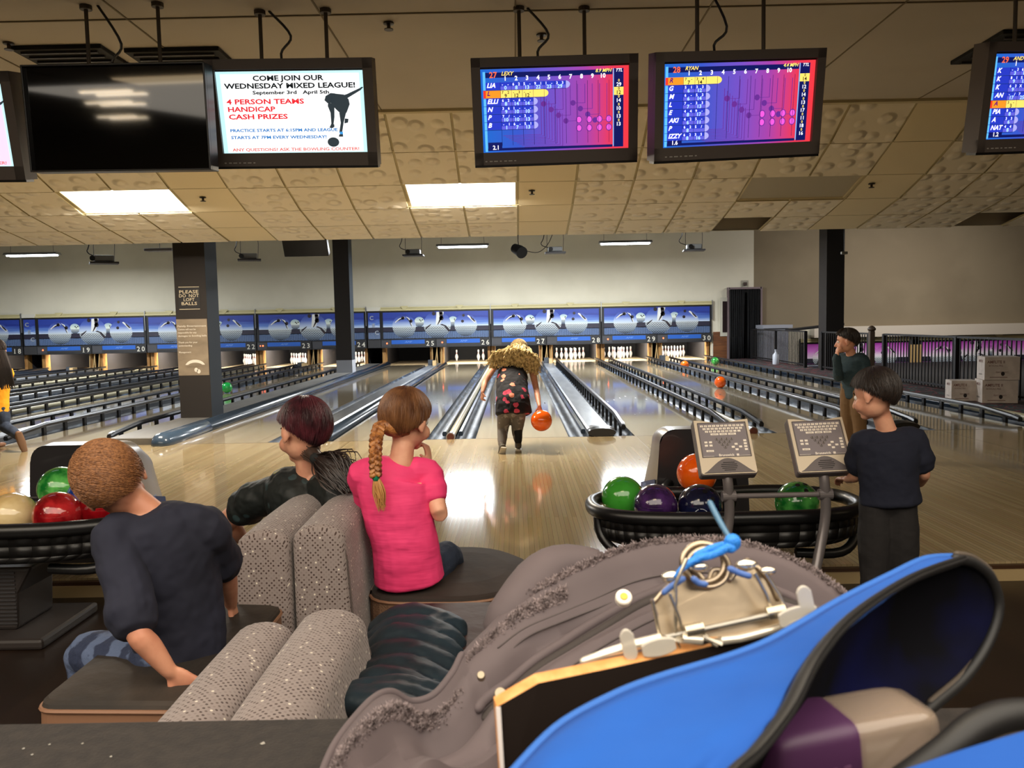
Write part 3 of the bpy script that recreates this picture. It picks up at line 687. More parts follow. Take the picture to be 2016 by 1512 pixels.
MB().box(c, (.72, .12, .36), rot=Matrix.Rotation(.5, 3, 'X')).build('case', black, t, bevel=.01)
MB().box(c + V((.3, .1, .3)), (.05, .05, .5)).build('bracket', silver, t); MB().cyl(c + V((0, .1, .1)), c + V((0, .1, 4.4 - c.z)), .03).build('pole', dgrey, t)
c = at(315, 492, 15); t = thing('dead_light', 'unlit fluorescent light just left of the big column', 'light fitting', c)
MB().box(c, (.5, .2, .05)).build('housing', mgrey, t, bevel=.01); MB().cyl(c, c + V((0, 0, 4.4 - c.z)), .005).build('cable', black, t)
c = at(1662, 498, 15); t = thing('wall_sensor', 'small pale device on a thin cable beside the right column', 'sensor', c)
MB().box(c, (.11, .06, .05)).build('case', mat('sensor_grey', (140, 134, 120), .5), t, bevel=.008); MB().cyl(c, c + V((-.03, 0, 4.4 - c.z)), .004).build('cable', black, t)
# ---------------- monitors ----------------
bez = mat('bezel', (86, 77, 72), .5); bezin = mat('bezel_inner', (30, 28, 28), .4)
def em(name, c, e=1.0): return mat(name, c, .5, emit=e, spec=.2)
def monitor(lab, c, w, h, yaw, tilt, roll, bw, screen, flat=False):
    t = thing('monitor', lab, 'monitor', c, group='score monitors'); c = V(c)
    r = V((math.cos(yaw), math.sin(yaw), 0)); n = V((math.sin(yaw), -math.cos(yaw), 0)); up = Z_ * math.cos(tilt) + n * math.sin(tilt)
    ux = r * math.cos(roll) + up * math.sin(roll); uy = up * math.cos(roll) - r * math.sin(roll); n = ux.cross(uy)
    F = lambda a, b_, d=0: c + ux * a + uy * b_ + n * d
    M3 = Matrix((ux, uy, n)).transposed()
    q = MB(); sw, sh = w/2 - bw, h/2 - bw
    dn = .02 if not flat else .0
    q.box(F(0, 0, -.06), (w, h, .1), bez if not flat else black, M3)
    for a, b_, ww, hh in ((0, h/2 - bw/2, w, bw), (0, -h/2 + (bw+dn)/2, w, bw + dn), (-w/2 + bw/2, 0, bw, h), (w/2 - bw/2, 0, bw, h)):
        q.box(F(a, b_, 0), (ww, hh, .03), bez if not flat else black, M3)
    if not flat:
        q.box(F(0, -h/2 - .006, -.03), (w, .016, .08), black, M3)
        for k in range(7): q.box(F(-w/2 + .07 + k * .03, -h/2 + .022, .016), (.012 + .006 * (k % 3), .006, .001), mat('label_marks', (170, 166, 160), .5), M3)
    q.build('casing', None, t, bevel=.004)
    q = MB(); x0, y0, W, H = -sw, -sh + dn/2, 2 * sw, 2 * sh - dn
    G = lambda u, v, k=0: F(x0 + u * W, y0 + (1 - v) * H, -.008 + k * .0006)
    screen(q, G, ux, uy, W, H); q.build('screen', None, t)
    # ceiling hangers
    dk = mat('hanger', (70, 62, 52), .6)
    for a in (-.2, .2):
        p = F(a * w, h/2 - .1, -.14); MB().cyl(p, (p.x, p.y, 3.266), .012, n=8).build('hanger_rod', dk, t)
        MB().cyl((p.x, p.y, 3.24), (p.x, p.y, 3.266), .035, n=12).build('ceiling_plate', dk, t)
    p = F(-.05, h/2 - .1, -.15); MB().tube([p, p + V((-.04, .02, .15)), p + V((.03, .0, .25)), V((p.x - .1, p.y, 3.266))], .008, 6, sub=5).build('cable', black, t)
    MB().box(F(0, 0, -.17), (w * .5, .08, .12), blackm, M3).build('bracket', None, t)
    return F
bgm = em('score_bg', (120, 60, 200), 1.0); nt, N, L, b = nodes(bgm)
tc = N('ShaderNodeTexCoord'); sp = N('ShaderNodeSeparateXYZ'); L(tc.outputs['UV'], sp.inputs[0])
rp = ramp(N, [(0, (30, 110, 215)), (.25, (60, 90, 210)), (.5, (122, 84, 204)), (.7, (172, 70, 176)), (.88, (240, 60, 90)), (1, (252, 60, 70))]); L(sp.outputs['X'], rp.inputs[0]); L(rp.outputs[0], b.inputs['Emission Color'])
b.inputs['Base Color'].default_value = (0, 0, 0, 1)
navy = em('s_navy', (14, 22, 92)); rowb = em('s_rowblue', (40, 58, 196)); rowl = em('s_rowlight', (170, 170, 246)); wht = em('s_white', (255, 255, 255), 1.15); yel = em('s_yellow', (255, 240, 120)); ora = em('s_orange', (255, 150, 40)); orl = em('s_orangelight', (255, 226, 110), 1.05)
lbl = em('s_lightblue', (96, 190, 255)); lin_ = em('s_line', (20, 20, 90), .8); redn = em('s_red', (255, 110, 70)); purp = em('s_purple', (90, 10, 110)); pnk = em('s_pink', (238, 90, 220)); circ = em('s_circuit', (110, 50, 160), .8); cyn = em('s_cyan', (190, 240, 255)); blk = em('s_black', (10, 10, 20))
def score(lane, name, mph, rows, foot, hl, ttl):
    def f(q, G, ux, uy, W, H):
        def R(u0, v0, u1, v1, mt, k=1): q.quad(G(u0, v1, k), G(u1, v1, k), G(u1, v0, k), G(u0, v0, k), mt)
        def T(s, u, v, sz, mt, al='c', bold=.02, shear=0, k=6): q.text(s, G(u, v, k), ux, uy, sz * H, mt, al, bold, shear)
        q.quad(G(0, 1, 0), G(1, 1, 0), G(1, 0, 0), G(0, 0, 0), bgm)
        rr = random.Random(7)
        for i in range(9):    # circuit traces
            u, v = .28 + i * .018, .78 + i * .018
            R(u - .14, v, u + .12, v + .005, circ, 1); R(u + .12, .3 + i * .03, u + .124, v + .005, circ, 1)
        for i in range(8):
            u = .5 + i * .05; v = .42 + (i % 4) * .07
            R(u, .2, u + .004, v, circ, 1); R(u - .08, v, u + .004, v + .005, circ, 1); q.disc(G(u - .08, v, 1.2), ux, uy, .018 * W, .018 * W, 14, circ)
        for u in (.66, .73, .8, .865):
            for v in (.62, .72): q.disc(G(u, v, 1.3), ux, uy, .021 * W, .024 * W, 16, circ); q.disc(G(u, v, 1.6), ux, uy, .016 * W, .019 * W, 16, pnk)
        R(.02, .04, .89, .1, navy); R(.9, .03, .965, .96, navy, 1); R(.03, .93, .89, .96, navy); R(.035, .86, .13, .93, navy)
        R(.015, .03, .032, .97, lbl, 1.5); R(.893, .03, .899, .95, lbl, 1.5)
        T(lane, .085, .1, .095, redn); T(name, .14, .075, .062, orl, 'l', shear=.3); T(mph, .885, .07, .056, yel, 'r', shear=.3); T('TTL', .935, .07, .05, wht, shear=.3)
        for i in range(10): T(str(i+1), .165 + i * .0735, .135, .072, wht, bold=.03)
        for i in range(11): R(.13 + i * .0735, .16, .1325 + i * .0735, .9, lin_, 2)
        hh = .0935
        for i, (nm, fr, un) in enumerate(rows):
            v = .155 + i * hh; on = i == hl; e = .13 + .0735 * un; a, b2_ = (ora, orl) if on else (rowb, rowl)
            R(.02, v, .13, v + hh * .93, a, 3); R(.13, v, e, v + hh * .93, b2_ if on else rowb, 3); R(.015, v, .032, v + hh * .93, em('s_hot', (255, 60, 40)) if on else lbl, 3.2)
            if not on: R(.13, v + hh * .5, e, v + hh * .93, rowl if False else em('s_rowmid', (96, 96, 222)), 3.1)
            q.disc(G(e, v + hh * .465, 3.05), ux, uy, .03 * W, hh * .465 * H, 14, b2_, -math.pi/2, math.pi/2)
            for j in range(un + 1): R(.13 + j * .0735, v, .132 + j * .0735, v + hh * .93, lin_, 3.5)
            T(nm, .04, v + hh * .62, .075, purp if on else wht, 'l', .03, .3)
            for j, (b1, sc_) in enumerate(fr):
                u = .165 + j * .0735; tm = blk if on else cyn
                T(b1[0], u - .02, v + hh * .42, .045, blk if on else wht); T(b1[1], u + .018, v + hh * .42, .045, blk if on else wht)
                T(sc_, u, v + hh * .9, .062, tm)
            R(.015, v + hh * .95, e, v + hh, lin_, 3.6)
            if on: R(.9, v, .965, v + hh, orl, 2)
            T('0', .933, v + hh * .35, .045, blk if on else orl); T(ttl[i], .933, v + hh * .9, .062, blk if on else wht)
        T(foot, .085, .945, .07, wht)
    return f
d_ = ('-', '-')
sc27 = score('27', 'LEXY', '8.9 MPH', [('LIA', [(d_, '0'), (('6','2'), '8'), (('5','-'), '13'), (('9','1'), '22'), (('1','-'), '23'), (('3','3'), '29')], 6), ('L', [(('7','2'), '9'), (('-','3'), '12'), (d_, '12')], 4),
  ('ELLI', [(('6','2'), '8'), (('-','6'), '14'), (d_, '14')], 3), ('N', [(('3','6'), '9'), (('1','-'), '10'), (d_, '10')], 3), ('P', [(('7','/'), '10'), (d_, '10'), (('3','-'), '13')], 3), ('B', [(('-','1'), '1'), (('6','-'), '7'), (('5','1'), '13')], 3)], '2.1', 1, ['29', '12', '14', '10', '13', '13'])
sc28 = score('28', 'RYAN', '4.4 MPH', [('R', [(('7','-'), '7'), (('3','4'), '14')], 3), ('G', [(('5','1'), '6'), (('3','3'), '12')], 2), ('M', [(('6','-'), '6'), (('5','3'), '14')], 2), ('L', [(('7','-'), '7'), (('3','3'), '13')], 2),
  ('E', [(('4','4'), '8'), (('9','-'), '17')], 2), ('AKI', [(('4','2'), '6'), (('5','-'), '11')], 2), ('P', [(('6','2'), '8'), (('5','/'), '')], 2), ('IZZY', [(('6','2'), '8'), (('3','5'), '16')], 2)], '1.6', 0, ['14', '12', '14', '13', '17', '11', '18', '16'])
sc29 = score('29', 'ANDY', '', [('K', [(('-','3'), '3'), (('6','3'), '12')], 2), ('K', [(('8','1'), '9'), (('5','1'), '15')], 2), ('K', [(('6','3'), '9'), (('X',''), '')], 2), ('AN', [(('-','/'), '17'), (('7','1'), '25')], 2),
  ('A', [(('3','-'), '3')], 2), ('PIA', [(('8','-'), '8')], 1), ('A', [(('3','3'), '6')], 1), ('NAT', [(('4','4'), '8')], 1)], '1.2', 4, ['12', '15', '19', '25', '3', '8', '6', '8'])
def ad(bgc, e):
    def f(q, G, ux, uy, W, H):
        bg = em('ad_bg' + str(bgc[0]), bgc, e); ink = em('ad_ink', (20, 26, 30), .6); rd = em('ad_red', (222, 40, 50)); bl = em('ad_blue', (20, 110, 180)); rd2 = em('ad_pinkred', (216, 110, 106))
        q.quad(G(0, 1, 0), G(1, 1, 0), G(1, 0, 0), G(0, 0, 0), em('ad_edge', (190, 236, 244), e)); q.quad(G(.03, .97, .6), G(.97, .97, .6), G(.97, .03, .6), G(.03, .03, .6), bg)
        def T(s, u0, u1, v, sz, mt, bold=.03): q.text(s, G(u0, v, 2), ux, uy, sz * H, mt, 'l', bold, 0, 1, (u1 - u0) * W)
        T('COME JOIN OUR', .25, .73, .11, .085, ink); T('WEDNESDAY MIXED LEAGUE!', .05, .94, .2, .085, ink); T('September 3rd   April 5th', .24, .76, .27, .058, ink)
        T('4 PERSON TEAMS', .055, .585, .385, .082, rd); T('HANDICAP', .06, .385, .475, .082, rd); T('CASH PRIZES', .06, .465, .565, .082, rd)
        T('PRACTICE STARTS AT 6:15PM AND LEAGUE', .06, .80, .72, .05, bl); T('STARTS AT 7PM EVERY WEDNESDAY!', .06, .72, .805, .05, bl); T('ANY QUESTIONS? ASK THE BOWLING COUNTER!', .06, .94, .955, .05, rd2)
        g = em('ad_figure', (48, 58, 64), .9)
        def P(pts, k=3, mt=g): q.add([G(u, v, k) for u, v in pts], [tuple(range(len(pts)))], mt)
        P([(.735, .3), (.77, .265), (.8, .27), (.8, .38), (.745, .385), (.725, .35)]); P([(.79, .27), (.86, .285), (.89, .34), (.895, .4), (.87, .5), (.84, .53), (.8, .46), (.77, .4), (.76, .32)])
        P([(.86, .29), (.88, .28), (.97, .21), (.985, .195), (.995, .2), (.975, .235), (.88, .33), (.86, .34)], 3.3); P([(.75, .36), (.79, .42), (.785, .55), (.775, .64), (.76, .64), (.76, .5), (.745, .42)], 3.3)
        P([(.76, .63), (.78, .64), (.78, .67), (.765, .685), (.745, .68)], 3.6); P([(.82, .5), (.87, .48), (.845, .62), (.83, .74), (.81, .74), (.825, .62)], 3.3); P([(.81, .73), (.835, .73), (.835, .76), (.815, .76)], 3.7, em('ad_sock', (60, 150, 220)))
        P([(.81, .76), (.835, .76), (.835, .79), (.805, .79)], 3.5); P([(.855, .57), (.88, .575), (.875, .62), (.85, .63)], 3.6)
        q.disc(G(.765, .855, 3), ux, uy, .04 * W, .058 * H, 24, g)
    return f
def off(q, G, ux, uy, W, H): q.quad(G(0, 1, 0), G(1, 1, 0), G(1, 0, 0), G(0, 0, 0), mat('screen_off', (6, 6, 7), .045))
monitor('lit score screen for lane twenty-seven headed LEXY', (.276, 5.224, 2.615), 1.02, .627, .061, .211, .026, .055, sc27)
monitor('lit score screen for lane twenty-eight headed RYAN', (1.309, 4.856, 2.533), 1.02, .583, .182, .235, .059, .052, sc28)
monitor('lit score screen for lane twenty-nine headed ANDY, cut by the right edge', (3.19, 4.95, 2.565), 1.02, .6, .2, .2, .05, .052, sc29)
monitor('white advert screen with red and black league text and a bowler silhouette', (-1.34, 5.184, 2.62), 1.02, .626, -.018, .239, -.013, .06, ad((250, 253, 255), 1.1))
monitor('large switched off black television beside the advert screen', (-2.332, 5.0, 2.568), 1.1, .614, -.039, .085, -.014, .012, off, flat=True)
monitor('pale lilac advert screen cut by the left edge', (-3.45, 5.05, 2.55), 1.02, .62, -.03, .2, -.02, .06, ad((236, 214, 250), 1.0))
# ceiling vents, sprinklers
for i, (x, y, w_, d_2, lab) in enumerate(((-3.1, 6.05, .62, .5, 'black square ceiling vent above the left television edge'), (-2.35, 6.15, .66, .5, 'black ceiling vent above the large black television'), (3.72, 6.25, .62, .7, 'black ceiling vent above the score screen headed ANDY'))):
    t = thing('ceiling_vent', lab, 'vent', (x, y, 3.262)); MB().box((x, y, 3.25), (w_, d_2, .03)).build('frame', blackm, t, bevel=.005)
    for k in range(5): MB().box((x, y - d_2 * .4 + k * d_2 * .2, 3.23), (w_ * .85, .02, .02)).build('slat', dgrey, t)
spr = mat('sprinkler', (60, 52, 42), .4, .6)
for u, v, z, lab in ((17, 85, 3.262, 'at the far left of the ceiling'), (765, 45, 3.262, 'above the advert screen'), (1066, 68, 3.262, 'above the score screen headed LEXY'), (399, 380, None, 'in the plain tile right of the left ceiling light'), (1047, 370, None, 'in the plain tile right of the middle ceiling light'), (1716, 353, None, 'in the plain tile at the right')):
    p = at(u, v, Z=z) if z else at(u, v, 9.05); z = z or 2.72; p.z = z
    t = thing('sprinkler', 'small brown ceiling sprinkler ' + lab, 'sprinkler', p)
    MB().lathe([(.035, .0), (.035, -.008), (.012, -.012), (.012, -.035), (.03, -.04), (.03, -.045)][::-1], p, 12).build('head', spr, t, smooth=True)
# ---------------- bowling balls ----------------
def ballmat(name, c, c2=None, sc_=7, rough=.14):
    return mat(name, c, rough, noise=(sc_, c2, (1, 1, 1), .42, .62) if c2 else None, coat=.7)
hm = mat('finger_hole', (12, 10, 12), .6)
def ball(p, lab, mt, grp=None, holes=None, r=.108):
    t = thing('bowling_ball', lab, 'bowling ball', p, group=grp); p = V(p)
    MB().ell(p, r, 36).build('shell', mt, t, smooth=True)
    if holes is not None:
        h = V(holes).normalized(); a = h.cross(Z_).normalized(); b_ = h.cross(a)
        for s, u in ((-.022, .0), (.022, .0), (0, .05)):
            d = (h * r + a * s + b_ * u).normalized(); x = d.cross(Z_).normalized(); y = x.cross(d)
            MB().tube([p + d * (r - .004), p + d * (r + .0008)], .012, 14).build('finger_hole', hm, t)
    return t
og = ballmat('ball_orange', (248, 92, 10), (255, 110, 24)); gr = ballmat('ball_green', (20, 110, 40), (96, 190, 90), 9); grp_ = ballmat('ball_green_flat', (52, 140, 40), (66, 156, 54), 5)
pu = ballmat('ball_purple', (42, 22, 62), (74, 40, 98), 12); nv = ballmat('ball_navy', (14, 18, 46), (24, 30, 66), 8); rd = ballmat('ball_red', (120, 8, 16), (190, 40, 44), 10); rd2 = ballmat('ball_dark_red', (104, 6, 14), (150, 16, 24), 8)
be = ballmat('ball_beige', (206, 176, 120), (230, 206, 156), 7); bl_ = ballmat('ball_blue', (20, 50, 120), (60, 90, 170), 9)
def lp(u, v): p = at(u, v, Z=0); p.z = .1105; return p
ball(lp(1418, 764), 'orange bowling ball rolling on lane twenty-nine, nearer of the two orange ones', og, 'balls rolling on the lanes')
ball(lp(1348, 727), 'orange bowling ball farther down lane twenty-nine near its pins', og, 'balls rolling on the lanes')
ball(lp(1408, 718.5), 'green bowling ball near the pins of lane thirty', gr, 'balls rolling on the lanes')
ball(lp(447, 774), 'translucent green bowling ball on lane twenty-three just right of the big column', ballmat('ball_green_bright', (20, 140, 50), (40, 190, 90), 6), 'balls rolling on the lanes')
# ---------------- ball returns ----------------
def rack(cx, cy, zr, lab):
    t = thing('ball_rack', lab, 'ball return rack', (cx, cy, FZ), group='oval ball racks')
    N_ = 48; hw, hd = .66, .31; pts = []
    for k in range(N_):
        a = 2 * math.pi * k / N_; c, s = math.cos(a), math.sin(a)
        x = hw * (abs(c) ** .62) * (1 if c > 0 else -1); y = hd * (abs(s) ** .8) * (1 if s > 0 else -1)
        if s > 0: y -= .05 * math.exp(-((x + .0) / .18) ** 2) * (1 if s > .3 else 0)
        pts.append(V((cx + x, cy + y, zr + .0)))
    def ring(off, z, r, nm, m_, rt=1):
        q = MB(); P = [V((cx + (p.x - cx) * off, cy + (p.y - cy) * off, z)) for p in pts]
        P = P + [P[0], P[1]]; q.tube(P, r, 12, ratio=rt, cap=False); return q.build(nm, m_, t, smooth=True)
    ring(1, zr, .034, 'rim', black)
    rows = []
    for off, z in ((1.0, zr - .01), (.998, zr - .07), (.985, zr - .12), (.9, zr - .145), (.5, zr - .15)):
        rows.append([V((cx + (p.x - cx) * off, cy + (p.y - cy) * off * (1 if off > .9 else 1.1), z)) for p in pts + [pts[0]]])
    front = [[p for p in r] for r in rows]
    q = MB()
    for r in (0, 1, 2, 3):
        for k in range(N_):
            a = 2 * math.pi * (k + .5) / N_
            if r < 2 and not (math.sin(a) < -.12 and abs(math.cos(a)) < .93): continue
            q.add([rows[r][k], rows[r][k+1], rows[r+1][k+1], rows[r+1][k]], [(0, 1, 2, 3)])
    q.build('basin', mat('rack_black', (20, 19, 19), .45), t, smooth=50, solid=.006)
    for s in (-1, 1):
        MB().tube([(cx + s * .64, cy - .1, zr - .01), (cx + s * .625, cy - .13, zr - .12), (cx + s * .52, cy - .2, zr - .2), (cx + s * .3, cy - .2, zr - .2)], .024, 10, sub=5).build('end_brace', black, t, smooth=True)
        for y in (-.07, .09):
            MB().tube([(cx - s * .03, cy + y - .02, zr - .105), (cx + s * .3, cy + y - .05, zr - .13), (cx + s * .56, cy + y - .04, zr - .135)], .014, 8, sub=4).build('track', black, t, smooth=True)
    q = MB(); pr = [(-.2, zr - .2), (.2, zr - .2), (.13, zr - .32), (.12, FZ + .05), (-.12, FZ + .05), (-.13, zr - .32)]
    q.prism(pr, (cx, cy + .12, 0), X_, Z_, .3); q.build('pedestal', mat('pedestal_dark', (46, 40, 38), .5), t, bevel=.015)
    for k in range(14): MB().bb(cx - .125, cx + .125, cy - .186, cy - .182, FZ + .08 + k * .018, FZ + .088 + k * .018).build('rib', dgrey, t)
    MB().bb(cx - .3, cx + .3, cy - .3, cy + .2, FZ, FZ + .05).build('base_plate', _m['pedestal_dark'], t, bevel=.015)
    return t
def hood(cx, cy, lab, blue_side):
    """ball lift: dark front with round mouth, silver shell with a stripe"""
    t = thing('ball_lift', lab, 'ball return hood', (cx, cy, 0), group='ball return hoods')
    W, H, D = .25, .675, .62
    sh = mat('hood_silver', (166, 160, 154), .3, .55); fa = mat('hood_face', (44, 42, 44), .28, coat=.3)
    def outline(w, h, r=.09, n=6, flare=.035):
        P = [(-w - flare, 0)]
        P.append((-w - flare * .5, h * .5))
        for i in range(n + 1):
            a = math.pi - math.pi / 2 * i / n; P.append((-w + r + r * math.cos(a), h - r + r * math.sin(a)))
        for i in range(n + 1):
            a = math.pi / 2 - math.pi / 2 * i / n; P.append((w - r + r * math.cos(a), h - r + r * math.sin(a)))
        P.append((w + flare * .5, h * .5)); P.append((w + flare, 0)); return P
    rows = []
    for y, w, h in ((0, W, H), (.1, W + .004, H + .005), (.3, W - .005, H - .02), (.5, W - .03, H - .12), (D, W - .07, H - .3)):
        rows.append([V((cx + x, cy + y, z)) for x, z in outline(w, h, flare=.035 + y * .1)])
    q = MB(); q.grid(rows); q.add(rows[-1], [tuple(range(len(rows[-1])))]); q.build('shell', sh, t, smooth=40)
    # face with mouth
    O = outline(W, H); mc = (.03, .3); rx, rz = .175, .24
    q = MB(); n = 40
    ins = []; out = []
    for k in range(n):
        a = 2 * math.pi * k / n; d = (math.cos(a), math.sin(a))
        ins.append(V((cx + mc[0] + rx * d[0], cy - .005, max(mc[1] + rz * d[1] * (1 if d[1] > 0 else 1.0), .08))))
        best = None
        for i in range(len(O)):
            x1, z1 = O[i]; x2, z2 = O[(i+1) % len(O)]; den = d[0] * (z2 - z1) - d[1] * (x2 - x1)
            if abs(den) < 1e-9: continue
            tt = ((x1 - mc[0]) * (z2 - z1) - (z1 - mc[1]) * (x2 - x1)) / den; ss = ((x1 - mc[0]) * d[1] - (z1 - mc[1]) * d[0]) / den
            if tt > 0 and -1e-6 <= ss <= 1 + 1e-6 and (best is None or tt < best): best = tt
        best = best or .3; out.append(V((cx + mc[0] + d[0] * best, cy - .005, mc[1] + d[1] * best)))
    dn = [p + V((0, .3, 0)) for p in ins]
    for k in range(n):
        j = (k+1) % n; q.add([out[k], out[j], ins[j], ins[k]], [(0, 1, 2, 3)], fa); q.add([ins[k], ins[j], dn[j], dn[k]], [(0, 1, 2, 3)], blackm)
    q.add(dn, [tuple(range(n))], blackm); q.build('face', None, t, smooth=30)
    for s in (-1, 1):
        y0, y1 = cy + .02, cy + .5; m_ = mat('hood_stripe', (40, 66, 120), .4)
        q = MB(); xo = lambda y, z: cx + s * (W + .004 + (.035 + (y - cy) * .1) * (1 - z / H) + .004 - max(0, (y - cy - .3)) * .12)
        q.add([(xo(y0, .3), y0, .3), (xo(y1, .2), y1, .2), (xo(y1, .27), y1, .27), (xo(y0, .38), y0, .38)], [(0, 1, 2, 3)], m_)
        q.build('stripe', None, t)
        q = MB(); q.text('AMF', (xo(cy + .3, .3) + s * .004, cy + .28, .275), Y_ * s, Z_, .06, amf, wid=.13, shear=.3); q.build('lettering', None, t)
    MB().tube([(cx - .2, cy - .02, .36), (cx - .24, cy - .12, .34), (cx - .2, cy - .28, .33)], .03, 10, sub=4).build('guide_arm', black, t, smooth=True)
    return t
RX, RY, RZ = 1.03, 4.12, .385
rack(RX, RY, RZ, 'black oval ball rack with keypads standing in front of it')
hood(1.08, 4.8, 'silver and black ball return hood behind the left keypad', -1)
rack(-2.42, 3.86, .45, 'black oval ball rack at the left edge on a ribbed pedestal')
hood(-2.5, 4.62, 'silver ball return hood with blue stripe behind the boy with ginger hair', 1)
def bp(u, v, Y): return at(u, v, Y)
rb = 'balls on the right rack'; lb = 'balls on the left rack'
ball(bp(1226, 979, 4.18), 'plain green bowling ball at the left end of the right rack', grp_, rb)
ball(bp(1290, 996, 4.0), 'dark purple bowling ball between the green and navy ones', pu, rb)
ball(bp(1378, 996, 4.0), 'navy blue bowling ball with a white printed logo', nv, rb, holes=(.3, -.6, .9))
ball(bp(1569, 990, 4.12), 'marbled green bowling ball behind the right keypad pole', gr, rb, holes=(.1, -.35, 1))
ball(bp(1372, 932, 4.42), 'orange bowling ball in the mouth of the ball return hood', og, rb)
c = bp(1378, 996, 4.0); d = (V((-.16, -1, -.12))).normalized(); ux = d.cross(Z_).normalized() * -1; uy = ux.cross(d) * -1
if uy.z < 0: uy = -uy
if ux.x < 0: ux = -ux
q = MB(); wl = mat('logo_white', (200, 204, 214), .4); pc = c + d * .1088
for k in range(28):
    a = 2 * math.pi * k / 28; b_ = 2 * math.pi * (k + .8) / 28
    if k % 9 != 8:
        def sp_(a, r): o = ux * math.cos(a) * r * 1.2 + uy * math.sin(a) * r * .9; return c + (d * .108 + o).normalized() * .1087
        q.add([sp_(a, .026), sp_(b_, .026), sp_(b_, .022), sp_(a, .022)], [(0, 1, 2, 3)])
vs, fs, x0, x1 = textgeo('Lunch', .01, .3, 1)
q.add([c + (d * .108 + ux * ((p.x - (x0+x1)/2) * .017) + uy * (p.y * .02 - .007)).normalized() * .1087 for p in vs], fs)
for o in col.objects:
    if o.name.startswith('bowling_ball') and o['label'].startswith('navy'): q.build('logo', wl, o)
ball(bp(25, 1016, 3.8), 'pearly beige bowling ball at the left edge', be, lb)
ball(bp(114, 1014, 3.76), 'marbled red bowling ball beside the beige one', rd, lb)
ball(bp(204, 1000, 3.86), 'dark red bowling ball behind the boy with ginger hair', rd2, lb)
ball(bp(121, 962, 4.0), 'green bowling ball behind the red one on the left rack', gr, lb)
ball(bp(172, 980, 4.0), 'blue bowling ball mostly hidden behind the ginger haired boy', bl_, lb)
